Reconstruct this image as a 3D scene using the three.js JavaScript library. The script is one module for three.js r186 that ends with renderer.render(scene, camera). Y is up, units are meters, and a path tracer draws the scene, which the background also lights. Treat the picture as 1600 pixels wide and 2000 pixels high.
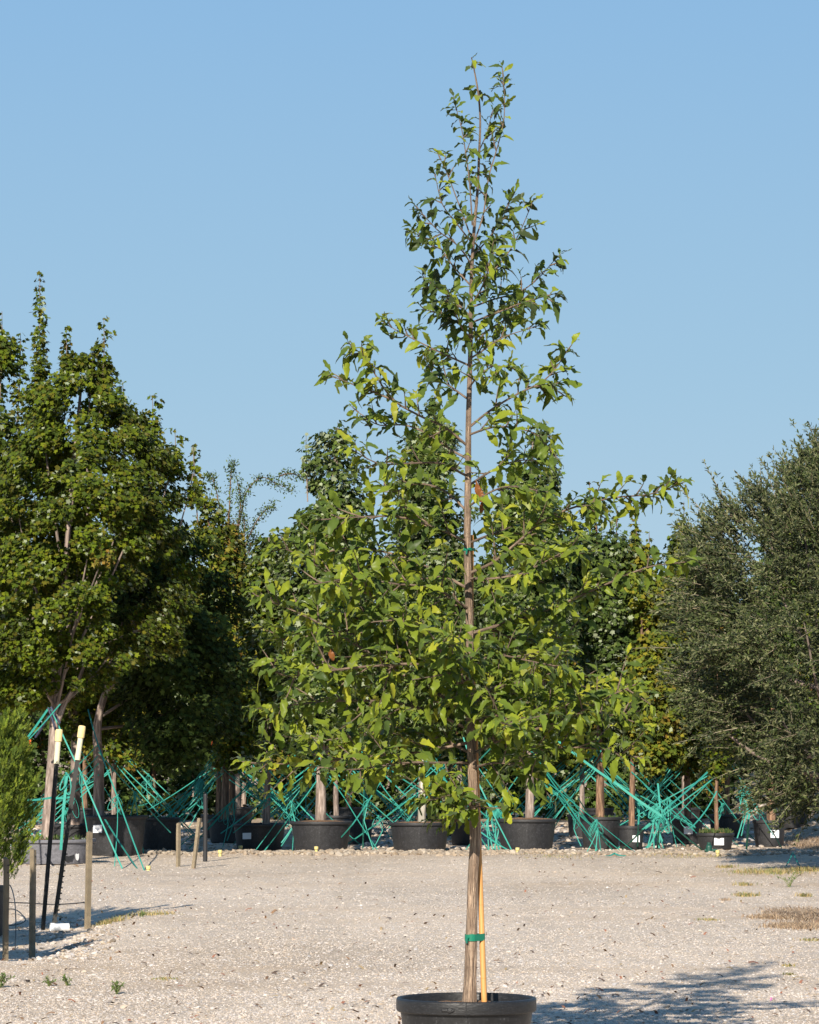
import * as THREE from 'three';
import { mergeGeometries } from 'three/addons/utils/BufferGeometryUtils.js';
import { ImprovedNoise } from 'three/addons/math/ImprovedNoise.js';

// ---------------------------------------------------------------- camera, sky, sun, exposure
const scene = new THREE.Scene();
const EYE = 1.75, F = 6750, PITCH = Math.atan(450 / F);
const camera = new THREE.PerspectiveCamera(2 * Math.atan(1000 / F) * 180 / Math.PI, 819 / 1024, 0.5, 6000);
camera.position.set(0, EYE, 0);
camera.rotation.x = PITCH;
scene.add(camera);
const EXPOSURE = 1.55;
const renderer = new THREE.WebGLRenderer({ antialias: true });
renderer.toneMapping = THREE.LinearToneMapping;
renderer.toneMappingExposure = EXPOSURE;
renderer.shadowMap.enabled = true;

const SUN_EL = 28 * Math.PI / 180, SUN_AZ = 14 * Math.PI / 180;      // behind the camera, a little to the left
const sunDir = new THREE.Vector3(-Math.sin(SUN_AZ) * Math.cos(SUN_EL), Math.sin(SUN_EL), Math.cos(SUN_AZ) * Math.cos(SUN_EL));
const sun = new THREE.DirectionalLight(new THREE.Color().setRGB(1, 0.91, 0.775), 5.0);
sun.target.position.set(0, 0, -40);
sun.position.copy(sun.target.position).addScaledVector(sunDir, 120);
sun.castShadow = true;
Object.assign(sun.shadow.camera, { left: -40, right: 40, top: 50, bottom: -50, near: 1, far: 300 });
sun.shadow.mapSize.set(4096, 4096);
scene.add(sun, sun.target);

{ // clear sky: pale blue at the horizon, deeper towards the zenith, the same all round
  const W = 64, H = 512, data = new Float32Array(W * H * 4);
  const stops = [[-90, .30, .42, .50], [0, .47, .64, .765], [3, .43, .615, .76], [6, .36, .57, .755], [12, .275, .495, .755], [25, .17, .36, .63], [50, .09, .22, .46], [90, .06, .16, .37]];
  for (let j = 0; j < H; j++) {
    const el = (j + .5) / H * 180 - 90;
    let k = 0; while (k < stops.length - 2 && el > stops[k + 1][0]) k++;
    const a = stops[k], b = stops[k + 1], t = Math.min(1, Math.max(0, (el - a[0]) / (b[0] - a[0])));
    for (let i = 0; i < W; i++) {
      const o = (j * W + i) * 4;
      for (let c = 0; c < 3; c++) data[o + c] = (a[c + 1] + (b[c + 1] - a[c + 1]) * t) / EXPOSURE;
      data[o + 3] = 1;
    }
  }
  const sky = new THREE.DataTexture(data, W, H, THREE.RGBAFormat, THREE.FloatType);
  sky.mapping = THREE.EquirectangularReflectionMapping;
  sky.magFilter = THREE.LinearFilter; sky.needsUpdate = true;
  scene.background = sky; scene.environment = sky;
}

// ---------------------------------------------------------------- helpers
let seed = 12345;
function setSeed(s) { seed = s >>> 0; }
function rnd() { seed = (seed + 0x6D2B79F5) >>> 0; let t = seed; t = Math.imul(t ^ (t >>> 15), t | 1); t ^= t + Math.imul(t ^ (t >>> 7), t | 61); return ((t ^ (t >>> 14)) >>> 0) / 4294967296; }
const R = (a, b) => a + (b - a) * rnd();
const gauss = () => (rnd() + rnd() + rnd() + rnd() - 2) * 0.87;
const pick = (a) => a[Math.floor(rnd() * a.length)];
const V = (x, y, z) => new THREE.Vector3(x, y, z);
const smooth = (x, a, b) => { const t = Math.min(1, Math.max(0, (x - a) / (b - a))); return t * t * (3 - 2 * t); };
const perlin = new ImprovedNoise();
const noise = (x, y, z = 0) => perlin.noise(x, y, z);
const UPV = V(0, 1, 0);
const cp = Math.cos(PITCH), sp = Math.sin(PITCH);
// the place that stands d metres in front of the camera where photograph pixel (px, py) looks
function at(px, py, d) {
  const x = (px - 800) / F, y = (1000 - py) / F;
  const dy = y * cp + sp, dz = y * sp - cp;
  const t = d / -dz;
  return V(x * t, EYE + dy * t, -d);
}
function groundY(x, z) {
  const d = -z;
  let y = 0.018 * noise(x * .35, z * .22, 3.1) + 0.012 * noise(x * 1.3, z * 1.1, 7.7);
  if (d < 15 || d > 140) y *= 0.3;
  y -= 0.09 * smooth(-x, 2.75, 3.25) * smooth(d, 27.5, 29.5) * (1 - smooth(d, 35, 37.5));      // washed-out hollow by the stakes
  y += 0.05 * Math.exp(-Math.pow((d - 54.2) / 0.8, 2)) * (0.55 + 0.8 * noise(x * 1.7, 1.3, 4.2));          // low stony ridge before the pots
  y += 1.5 * smooth(x - 0.02 * (d - 60), 6.0, 9.5) * smooth(d, 57, 70);                                     // bare bank at the right
  return y;
}
function gnd(px, py) { // ground point seen at a pixel
  const d = F * EYE / (py - 1450);
  const p = at(px, py, d); p.y = groundY(p.x, p.z); return p;
}
// compacted wheel tracks that cross the yard: 0 to 1
function track(x, d) { let t = 0; for (const [c, w, s] of [[34.6, .55, .06], [36.6, .6, .05], [43, .9, -.05], [46, .8, -.03], [25.4, .45, .05], [26.9, .4, .05]]) { const u = (d - c - s * x - .35 * noise(x * .25, c)) / w; t = Math.max(t, Math.exp(-u * u)); } return t * (.75 + .5 * noise(x * .6, d * .5, 8)); }
const taken = {};
function numbered(name) {
  const n = taken[name] = (taken[name] ?? -1) + 1;
  return n ? name + '_' + String(n).padStart(3, '0') : name;
}
function tag(o, label, category, group, kind) {
  if (label) o.userData.label = label;
  if (category) o.userData.category = category;
  if (group) o.userData.group = group;
  if (kind) o.userData.kind = kind;
  return o;
}
function thing(name, label, category, p, group) {
  const g = new THREE.Group(); g.name = numbered(name); g.position.copy(p); scene.add(g);
  return tag(g, label, category, group);
}
function obj(name, geo, mat, parent) {
  const m = new THREE.Mesh(Array.isArray(geo) ? mergeGeometries(geo) : geo, mat);
  m.name = parent ? name : numbered(name); m.castShadow = m.receiveShadow = true;
  (parent ?? scene).add(m); return m;
}
function copies(name, geo, mat, list, parent) { // list: [Matrix4, Color|null]
  const m = new THREE.InstancedMesh(geo, mat, list.length);
  m.name = parent ? name : numbered(name); m.castShadow = m.receiveShadow = true;
  list.forEach(([x, c], i) => { m.setMatrixAt(i, x); if (c) m.setColorAt(i, c); });
  m.userData.kind = 'stuff';
  (parent ?? scene).add(m); return m;
}
const rgb = (r, g, b) => new THREE.Color().setRGB(r, g, b);
function geoFrom(pos, idx, uv, col) {
  const g = new THREE.BufferGeometry();
  g.setAttribute('position', new THREE.Float32BufferAttribute(pos, 3));
  if (uv) g.setAttribute('uv', new THREE.Float32BufferAttribute(uv, 2));
  if (col) g.setAttribute('color', new THREE.Float32BufferAttribute(col, 3));
  g.setIndex(idx); g.computeVertexNormals(); return g;
}
// smooth curve through points, n samples
function spline(pts, n) { return new THREE.CatmullRomCurve3(pts, false, 'centripetal').getPoints(n); }
// tube through points with a radius at each; knobs makes it uneven
function tube(pts, radii, seg = 7, knobs = 0, cap = true) {
  const pos = [], idx = [], uv = []; const n = pts.length;
  let nrm = null, len = 0; const off = rnd() * 50;
  for (let i = 0; i < n; i++) {
    const a = pts[Math.max(0, i - 1)], b = pts[Math.min(n - 1, i + 1)];
    const t = b.clone().sub(a).normalize();
    if (!nrm) nrm = Math.abs(t.y) < .9 ? V(0, 1, 0) : V(1, 0, 0);
    nrm.addScaledVector(t, -nrm.dot(t)).normalize();
    const bi = t.clone().cross(nrm);
    if (i) len += pts[i].distanceTo(pts[i - 1]);
    const r0 = typeof radii === 'function' ? radii(i / (n - 1)) : Array.isArray(radii) ? radii[i] : radii;
    for (let k = 0; k <= seg; k++) {
      const a2 = (k % seg) / seg * Math.PI * 2;
      const r = r0 * (1 + knobs * noise(Math.cos(a2) * 1.3 + off, Math.sin(a2) * 1.3, len * 3.3 + off));
      pos.push(pts[i].x + (nrm.x * Math.cos(a2) + bi.x * Math.sin(a2)) * r, pts[i].y + (nrm.y * Math.cos(a2) + bi.y * Math.sin(a2)) * r, pts[i].z + (nrm.z * Math.cos(a2) + bi.z * Math.sin(a2)) * r);
      uv.push(k / seg, len);
    }
  }
  const s = seg + 1;
  for (let i = 0; i < n - 1; i++) for (let k = 0; k < seg; k++) { const a = i * s + k; idx.push(a, a + s, a + 1, a + 1, a + s, a + s + 1); }
  if (cap) for (const [row, e] of [[0, pts[0]], [n - 1, pts[n - 1]]]) {
    const c = pos.length / 3; pos.push(e.x, e.y, e.z); uv.push(.5, row ? len : 0);
    for (let k = 0; k < seg; k++) { const a = row * s + k; row ? idx.push(a, c, a + 1) : idx.push(a, a + 1, c); }
  }
  return geoFrom(pos, idx, uv);
}
// flat woven band through points
function band(pts, w, th = 0.003, turn = 0, twist = 0) {
  const pos = [], idx = [], uv = []; const n = pts.length; let len = 0;
  for (let i = 0; i < n; i++) {
    const t = pts[Math.min(n - 1, i + 1)].clone().sub(pts[Math.max(0, i - 1)]).normalize();
    const side = Math.abs(t.z) > .85 ? V(1, 0, 0) : V(0, 0, 1).cross(t);
    side.addScaledVector(t, -side.dot(t)).normalize();
    side.applyAxisAngle(t, turn + twist * i / (n - 1));
    const up = t.clone().cross(side);
    if (i) len += pts[i].distanceTo(pts[i - 1]);
    for (const [a, b] of [[-1, -1], [1, -1], [1, 1], [-1, 1]]) {
      const p = pts[i].clone().addScaledVector(side, a * w / 2).addScaledVector(up, b * th / 2);
      pos.push(p.x, p.y, p.z); uv.push(a * .5 + .5, len);
    }
  }
  for (let i = 0; i < n - 1; i++) for (let k = 0; k < 4; k++) { const a = i * 4 + k, b = i * 4 + (k + 1) % 4; idx.push(a, a + 4, b, b, a + 4, b + 4); }
  idx.push(0, 1, 2, 0, 2, 3); const e = (n - 1) * 4; idx.push(e, e + 2, e + 1, e, e + 3, e + 2);
  const g = geoFrom(pos, idx, uv).toNonIndexed(); g.computeVertexNormals(); return g;
}
function basis(p, dir, nrm, s, wide = 1) {
  const x = dir.clone().normalize(); const y = nrm.clone().addScaledVector(x, -nrm.dot(x));
  if (y.lengthSq() < 1e-6) y.set(.3, .2, .9).addScaledVector(x, -x.dot(V(.3, .2, .9)));
  y.normalize(); const z = x.clone().cross(y);
  return new THREE.Matrix4().makeBasis(x.multiplyScalar(s), y.multiplyScalar(s), z.multiplyScalar(s * wide)).setPosition(p);
}
const randDir = () => { const z = R(-1, 1), a = R(0, 6.2832), r = Math.sqrt(1 - z * z); return V(r * Math.cos(a), z, r * Math.sin(a)); };

// ---------------------------------------------------------------- materials
function tex(w, h, fn, srgb = true, rx = 1, ry = 1) {
  const d = new Uint8Array(w * h * 4);
  for (let j = 0; j < h; j++) for (let i = 0; i < w; i++) {
    const c = fn(i, j), o = (j * w + i) * 4;
    for (let k = 0; k < 3; k++) d[o + k] = Math.max(0, Math.min(255, Math.round((typeof c === 'number' ? c : c[k]) * 255)));
    d[o + 3] = 255;
  }
  const t = new THREE.DataTexture(d, w, h); t.wrapS = t.wrapT = THREE.RepeatWrapping; t.magFilter = THREE.LinearFilter; t.minFilter = THREE.LinearMipmapLinearFilter; t.generateMipmaps = true;
  if (srgb) t.colorSpace = THREE.SRGBColorSpace; t.repeat.set(rx, ry); t.needsUpdate = true; return t;
}
// tileable value noise on a lattice
function lattice(n, m, s) { setSeed(s); const g = new Float32Array(n * m); for (let i = 0; i < g.length; i++) g[i] = rnd(); return (u, v) => { const x = u * n, y = v * m, i = Math.floor(x), j = Math.floor(y), fx = x - i, fy = y - j, a = (fx * fx * (3 - 2 * fx)), b = (fy * fy * (3 - 2 * fy)); const q = (p, r) => g[((r % m) + m) % m * n + ((p % n) + n) % n]; return (q(i, j) * (1 - a) + q(i + 1, j) * a) * (1 - b) + (q(i, j + 1) * (1 - a) + q(i + 1, j + 1) * a) * b; }; }
const std = (c, roughness = .9, extra = {}) => new THREE.MeshStandardMaterial({ color: c, roughness, ...extra });
const leafMat = (c, coat = .25, tr = .34, spec = .5) => new THREE.MeshPhysicalMaterial({ color: c, roughness: 1, clearcoat: coat, clearcoatRoughness: .38, transmission: tr, thickness: 0, side: THREE.DoubleSide, specularIntensity: spec });

const l1 = lattice(24, 12, 1), l2 = lattice(64, 48, 2), l3 = lattice(8, 4, 3), l4 = lattice(128, 256, 4);
const barkHeight = (u, v) => { const w = u + .02 * (l1(u, v) - .5); return .55 * l1(w, v) + .3 * l2(w, v * .7) + .15 * l4(u, v); };
const barkMap = (dark, light, rx, ry) => tex(256, 512, (i, j) => { const u = i / 256, v = j / 512, h = Math.pow(barkHeight(u, v), 1.3) * 1.25, k = .82 + .36 * l3(u, v); return [0, 1, 2].map((c) => (dark[c] + (light[c] - dark[c]) * h) * k); }, true, rx, ry);
const barkBump = (rx, ry) => tex(256, 512, (i, j) => barkHeight(i / 256, j / 512), false, rx, ry);
const M = {
  oakBark: std(0xffffff, .95, { map: barkMap([.34, .27, .22], [.74, .65, .56], 2, 1.4), bumpMap: barkBump(2, 1.4), bumpScale: .012 }),
  oakTwig: std(0xffffff, .9, { map: barkMap([.30, .245, .205], [.60, .52, .44], 1, 3), bumpMap: barkBump(1, 3), bumpScale: .003 }),
  mapleBark: std(0xffffff, .95, { map: barkMap([.36, .31, .28], [.66, .60, .56], 1, .7), bumpMap: barkBump(1, .7), bumpScale: .006 }),
  paleBark: std(0xffffff, .95, { map: barkMap([.46, .44, .40], [.78, .76, .70], 1, .5), bumpMap: barkBump(1, .5), bumpScale: .006 }),
  brownBark: std(0xffffff, .95, { map: barkMap([.30, .22, .17], [.62, .50, .40], 1, .8), bumpMap: barkBump(1, .8), bumpScale: .008 }),
  bamboo: std(0xffffff, .55, { map: tex(64, 256, (i, j) => { const k = .9 + .2 * l2(i / 64, j / 256 * .3); return [.78 * k, .57 * k, .33 * k]; }, true, 1, 1) }),
  pot: std(0xffffff, .55, { map: tex(256, 128, (i, j) => { const s = l2(i / 256, j / 128), q = l4(i / 256, j / 128), k = .115 + .05 * s + .05 * q * q + (q > .93 ? .08 : 0); return [k, k, k * 1.06]; }, true, 2, 2), bumpMap: barkBump(3, 3), bumpScale: .0015 }),
  potFront: std(0xffffff, .42, { map: tex(256, 128, (i, j) => { const s = l2(i / 256, j / 128), q = l4(i / 256, j / 128), k = .085 + .045 * s + .045 * q * q + (q > .94 ? .12 : 0); return [k, k, k * 1.05]; }, true, 2, 2), bumpMap: barkBump(3, 3), bumpScale: .0012 }),
  potGrey: std(0xffffff, .8, { map: tex(256, 128, (i, j) => { const s = l2(i / 256, j / 128), q = l4(i / 256, j / 128), k = .33 + .09 * s + .07 * q; return [k * 1.0, k, k * 1.06]; }, true, 2, 2) }),
  soil: std(0xffffff, 1, { map: tex(256, 256, (i, j) => { const s = l2(i / 256, j / 256), q = l4(i / 256, j / 256), k = .25 + .3 * s * q + .15 * q; return [k * 1.25, k * .95, k * .68]; }, true, 2, 2), bumpMap: barkBump(4, 4), bumpScale: .02 }),
  tape: std(rgb(.005, .16, .095), .35),
  strap: std(0xffffff, .7, { map: tex(16, 256, (i, j) => { const k = .86 + .22 * l2(i / 16 * .2, j / 256) - (i < 1 || i > 14 ? .1 : 0); return [.19 * k, .58 * k, .525 * k]; }, true, 1, 2) }),
  strapDark: std(rgb(.018, .26, .21), .75),
  rubber: std(rgb(.03, .035, .07), .6),
  wood: std(0xffffff, .95, { map: tex(64, 512, (i, j) => { const g = l4(i / 64 * .5, j / 512 * .06), s = l3(i / 64, j / 512), q = l2(i / 64, j / 512 * .2), k = .29 + .24 * g + .16 * q + .14 * s - (s > .62 ? .12 * g : 0); return [k * 1.02, k * .92, k * .76]; }, true, 6, .7), bumpMap: tex(64, 512, (i, j) => l4(i / 64 * .5, j / 512 * .06), false, 6, .7), bumpScale: .004 }),
  steel: std(0xffffff, .6, { map: tex(64, 256, (i, j) => { const q = l2(i / 64, j / 256), k = .13 + .07 * q; return [k, k * 1.02, k * 1.0]; }, true, 1, 1), metalness: .2 }),
  cream: std(0xffffff, .6, { map: tex(64, 128, (i, j) => { const k = .93 + .1 * l2(i / 64, j / 128); return [.93 * k, .83 * k, .58 * k]; }) }),
  creamPale: std(0xffffff, .7, { map: tex(64, 128, (i, j) => { const q = l2(i / 64, j / 128), k = .9 + .12 * q; return [.88 * k, .85 * k, .72 * k]; }) }),
  white: std(rgb(.68, .69, .70), .6),
  card: std(0xffffff, .7, { map: tex(64, 64, (i, j) => { const k = .93 - .06 * l2(i / 64, j / 64); return [k, k, k * 1.01]; }) }),
  yellow: std(rgb(.60, .50, .20), .55),
  blackTube: std(rgb(.018, .018, .02), .5),
  orange: std(rgb(.65, .10, .02), .7),
  pink: std(rgb(.55, .12, .40), .7),
  stone: std(0xffffff, .95),
};

// ---------------------------------------------------------------- ground
{
  const xs = [], ds = [];
  for (let k = -70; k <= 70; k++) xs.push(Math.abs(k) <= 56 ? k * .22 : Math.sign(k) * (12.32 + Math.pow(1.72, Math.abs(k) - 56) * .22));
  for (let d = -900; d < -30; d += 145) ds.push(d);
  for (let d = -30; d < 18; d += 4) ds.push(d);
  for (let d = 18; d < 62; d += .3) ds.push(d);
  for (let d = 62; d < 110; d += 1) ds.push(d);
  for (let d = 110, s = 2; d < 3500; d += s, s *= 1.22) ds.push(d);
  const pos = [], uv = [], col = [], idx = [], nx = xs.length;
  for (const d of ds) for (const x of xs) {
    pos.push(x, groundY(x, -d), -d); uv.push(x, d);
    // crushed limestone on the yard; brown earth, chips and dead grass among the rows and along the right verge
    let e = smooth(d + 1.2 * noise(x * .9, d * .9, 5), 54.5, 56) * (.65 + .5 * noise(x * .8, d * .5, 2));
    e = Math.max(e, smooth(x / d * 40 + 2.2 * noise(x * .7, d * .35, 9), 4.4, 6.4) * .55);
    e = Math.max(e, .35 * smooth(noise(x * .22, d * .12, 11), .05, .5));
    e = Math.min(1, Math.max(0, e));
    const m = .89 + .15 * noise(x * .5, d * .16, 21) + .10 * noise(x * 2.1, d * .8, 31), tr = d > 20 && d < 56 ? Math.min(1, track(x, d)) : 0;
    col.push((1 - .36 * e) * m * (1 + .03 * tr), (.985 - .44 * e) * m * (1 - .01 * tr), (.965 - .55 * e) * m * (1 - .06 * tr));
  }
  for (let j = 0; j < ds.length - 1; j++) for (let i = 0; i < nx - 1; i++) { const a = j * nx + i; idx.push(a, a + 1, a + nx, a + 1, a + nx + 1, a + nx); }
  const grit = (u, v) => .4 * l4(u * 2, v) + .35 * l4(u * 4 + .3, v * 2 + .1) + .25 * l2(u * 2, v * 2);
  const gmap = tex(1024, 1024, (i, j) => { const u = i / 1024, v = j / 1024, h = grit(u, v), w = l2(u, v), k = .61 + .25 * h + .06 * l1(u, v); return [k * (1.02 + .05 * w), k * (.955 + .02 * w), k * (.90 - .05 * w)]; }, true, .5, .5);
  const gbump = tex(512, 512, (i, j) => grit(i / 512, j / 512), false, .5, .5);
  const g = geoFrom(pos, idx, uv, col);
  tag(obj('ground', g, std(0xffffff, 1, { map: gmap, bumpMap: gbump, bumpScale: .02, vertexColors: true })), 'pale crushed limestone yard with bare earth beyond', null, null, 'structure');
}

function pebbleGeo(k) {
  const g = new THREE.IcosahedronGeometry(1, 0); const p = g.attributes.position; const key = {};
  for (let i = 0; i < p.count; i++) {
    const h = [p.getX(i), p.getY(i), p.getZ(i)].map((v) => v.toFixed(3)).join();
    const s = key[h] ??= R(.72, 1.2); p.setXYZ(i, p.getX(i) * s, p.getY(i) * s, p.getZ(i) * s);
  }
  g.computeVertexNormals(); return g;
}
const stoneTones = [[.50, .435, .375], [.52, .46, .405], [.45, .40, .36], [.49, .41, .335], [.41, .385, .375], [.59, .535, .49], [.44, .36, .28], [.50, .435, .38], [.30, .255, .22]].map((c) => rgb(...c));
const RUBBLE = [[.36, .30, .23], [.30, .24, .18], [.42, .36, .29], [.24, .20, .16], [.33, .26, .19]].map((c) => rgb(...c));
function scatter(name, n, place, smin, smax, flat, label, tones = stoneTones) {
  const list = [], q = new THREE.Quaternion(), e = new THREE.Euler();
  for (let i = 0; i < n; i++) {
    const p = place(); if (!p) continue;
    const s = smin + (smax - smin) * Math.pow(rnd(), 2.4);
    e.set(R(-.5, .5), R(0, 6.3), R(-.5, .5)); q.setFromEuler(e);
    const m = new THREE.Matrix4().compose(V(p.x, groundY(p.x, p.z) + s * flat * .25, p.z), q, V(s * R(.8, 1.35), s * flat * R(.7, 1.2), s * R(.8, 1.2)));
    const c = pick(tones).clone().multiplyScalar(R(.8, 1.12)); list.push([m, c]);
  }
  return tag(copies(name, pebbleGeo(), M.stone, list), label, 'gravel');
}
setSeed(77);
const yard = (d0, d1, w = .14) => { const d = 1 / (1 / d0 + (1 / d1 - 1 / d0) * rnd()); return V(R(-w, w) * d, 0, -d); };
scatter('gravel', 200000, () => { const p = yard(20.5, 56); return rnd() < .7 * track(p.x, -p.z) ? null : p; }, .003, .0105, .45, 'loose pale limestone chips strewn over the yard');
scatter('gravel', 1500, () => yard(20.5, 54), .011, .026, .5, 'larger tan and white stones lying loose on the yard');
scatter('gravel', 5200, () => { const d = 54.2 + gauss() * .7; return V(R(-.135, .135) * d, 0, -d); }, .015, .065, .7, 'line of rough limestone rubble in front of the pots', RUBBLE);
scatter('gravel', 5000, () => { const d = R(55, 76); return V(R(-.14, .14) * d, 0, -d); }, .02, .07, .6, 'scattered stones on the earth between the potted trees', stoneTones.concat([rgb(.22, .17, .13), rgb(.3, .24, .18)]));
scatter('gravel', 900, () => { const d = R(28, 36); const x = -2.95 - .22 * (d - 29.5) * .4 + gauss() * .4; return V(x, 0, -d); }, .01, .032, .55, 'coarse stones along the washed-out edge by the stakes', RUBBLE.concat(stoneTones));
{ // bark and leaf crumbs
  const g = new THREE.PlaneGeometry(1, .35, 2, 1); g.rotateX(-Math.PI / 2); const p = g.attributes.position; for (let i = 0; i < p.count; i++) p.setY(i, .12 * (1 - Math.abs(p.getX(i)) * 2)); g.computeVertexNormals();
  const list = [], q = new THREE.Quaternion();
  for (let i = 0; i < 1500; i++) {
    const v = yard(20.5, 56); const s = R(.012, .06) * (rnd() < .1 ? 1.6 : 1); q.setFromEuler(new THREE.Euler(R(-.4, .4), R(0, 6.3), R(-.4, .4)));
    list.push([new THREE.Matrix4().compose(V(v.x, groundY(v.x, v.z) + .012, v.z), q, V(s, s, s)), pick([rgb(.14, .08, .045), rgb(.22, .13, .07), rgb(.09, .06, .045), rgb(.28, .12, .07), rgb(.30, .22, .12)])]);
  }
  tag(copies('leaf_litter', g, std(0xffffff, .9, { side: THREE.DoubleSide }), list), 'brown dry leaf and bark crumbs scattered over the gravel', 'leaf litter');
}

// ---------------------------------------------------------------- leaf shapes
function oakLeaf(curl, fold, teeth, wave = .03, twist = 0) { // along +x from 0 to 1, upper side +y, broadest past the middle, blunt tip
  const pos = [0, 0, 0], idx = [], n = 10, uv = [0, .5];
  for (let i = 1; i <= n; i++) {
    const t = .1 + .9 * i / n, b = (t - .1) / .9;
    let w = .178 * Math.pow(Math.sin(Math.PI * Math.pow(Math.min(b, .999), 1.2) * .97), .72) * (1 + (i % 2 ? teeth : -teeth)); if (i === n) w = .022;
    const y = -curl * b * b + wave * .8 * Math.sin(b * 8 + curl * 9), c = Math.cos(twist * b), q = Math.sin(twist * b);
    for (const s of [-1, 0, 1]) { const e = s ? fold * w + wave * Math.sin(b * 15 + s * 1.7 + curl * 5) : 0, z = s * w; pos.push(t * (1 - .25 * curl * b), y + e * c - z * q, z * c + e * q); uv.push(t, .5 + z); }
  }
  idx.push(0, 2, 1, 0, 3, 2);
  for (let i = 0; i < n - 1; i++) { const a = 1 + i * 3; idx.push(a, a + 1, a + 3, a + 1, a + 4, a + 3, a + 1, a + 2, a + 4, a + 2, a + 5, a + 4); }
  return geoFrom(pos, idx, uv);
}
function lobedLeaf(rim, curl, fold) { // rim: [angle from the axis in degrees, length] of one half
  const pts = rim.map(([a, r]) => [r * Math.cos(a * Math.PI / 180), r * Math.sin(a * Math.PI / 180)]);
  const loop = [...pts.slice().reverse().map(([x, z]) => [x, -z]), ...pts.slice(1)];
  const pos = [0, 0, 0], idx = [], uv = [.5, .5];
  for (const [x, z] of loop) { pos.push(x + .12, fold * Math.abs(z) - curl * (x * x + z * z), z); uv.push(x, z); }
  for (let i = 0; i < loop.length - 1; i++) idx.push(0, i + 2, i + 1);
  return geoFrom(pos, idx, uv);
}
const mapleLeaf = lobedLeaf([[0, .86], [17, .52], [45, .72], [68, .38], [95, .46], [130, .2]], .16, .18);
const smallLeaf = (() => { const pos = [0, 0, 0, .35, -.01, .17, .38, .05, 0, .35, -.01, -.17, .75, -.06, .12, .75, -.02, 0, .75, -.06, -.12, 1, -.14, 0]; return geoFrom(pos, [0, 1, 2, 0, 2, 3, 1, 4, 5, 1, 5, 2, 2, 5, 6, 2, 6, 3, 4, 7, 5, 5, 7, 6], new Array(16).fill(.5)); })();

// ---------------------------------------------------------------- pots
function potProfile(r, h, wallIn, lip) {
  const b = r * .82, t = .012;
  return { wall: [[0, .002], [b - .02, .002], [b, .014], [r * .94, h - lip], [r * .94 - t, h - lip], [b - t, .03], [0, .03]], rim: [[r * .93, h - lip], [r * .985, h - lip], [r, h - lip + .008], [r, h - .012], [r * .99, h - .002], [r * .96, h], [r * .945, h - .01], [r * .935, h - lip]] };
}
const lathe = (p, seg = 48) => new THREE.LatheGeometry(p.map(([x, y]) => new THREE.Vector2(Math.max(x, .0001), y)), seg);
function makePot(name, label, p, r, h, { mat = M.pot, group, fill = .06, lip = .05, soilMat = M.soil, tagAt, weeds } = {}) {
  const t = thing(name, label, 'pot', p, group);
  const pr = potProfile(r, h, 0, lip);
  const w = lathe(pr.wall); const q = w.attributes.position;
  for (let i = 0; i < q.count; i++) { const x = q.getX(i), z = q.getZ(i), y = q.getY(i), a = Math.atan2(z, x); const k = 1 + .012 * noise(Math.cos(a) * 1.5 + p.x, y * 3, Math.sin(a) * 1.5 + p.z); q.setX(i, x * k); q.setZ(i, z * k); }
  w.computeVertexNormals(); obj('wall', w, mat, t);
  obj('rim', lathe(pr.rim), mat, t);
  const s = new THREE.CircleGeometry(r * .928, 40, 0); s.rotateX(-Math.PI / 2);
  const sg = []; { const pos = [0, 0, 0], idx = [], uv = [0, 0]; const rings = 6, seg = 32; for (let i = 1; i <= rings; i++) for (let k = 0; k < seg; k++) { const a = k / seg * 6.2832, rr = r * .928 * i / rings, x = Math.cos(a) * rr, z = Math.sin(a) * rr; pos.push(x, (1 - (i / rings) ** 2) * .03 + .018 * noise(x * 9 + p.x, z * 9, 3), z); uv.push(x, z); } for (let k = 0; k < seg; k++) idx.push(0, 1 + (k + 1) % seg, 1 + k); for (let i = 0; i < rings - 1; i++) for (let k = 0; k < seg; k++) { const a = 1 + i * seg + k, b = 1 + i * seg + (k + 1) % seg; idx.push(a, b, a + seg, b, b + seg, a + seg); } sg.push(geoFrom(pos, idx, uv)); }
  const so = obj('soil', sg, soilMat, t); so.position.y = h - fill; so.castShadow = true;
  if (tagAt) { // white card: [angle from the camera side in radians, height, width, tall]
    const [a, y, cw, ch] = tagAt; const rad = r * (.82 + .12 * y / h) + .012;
    const c = obj('label_card', new THREE.BoxGeometry(cw, ch, .003), M.card, t); c.position.set(Math.sin(a) * rad, y, Math.cos(a) * rad); c.rotation.y = a; c.rotation.x = -.06; c.userData.label = 'white plant label card';
  }
  if (weeds) { const list = []; for (let i = 0; i < weeds; i++) { const a = R(0, 6.3), rr = r * .88 * Math.sqrt(rnd()); list.push([basis(V(Math.cos(a) * rr, h - fill + .01, Math.sin(a) * rr), V(gauss() * .5, R(.4, 1), gauss() * .5), randDir(), R(.03, .10)), pick([rgb(.05, .10, .02), rgb(.09, .13, .03), rgb(.13, .14, .05)])]); } const m = copies('weeds', smallLeaf, leafMat(0xffffff, .1), list, t); }
  return t;
}

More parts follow.
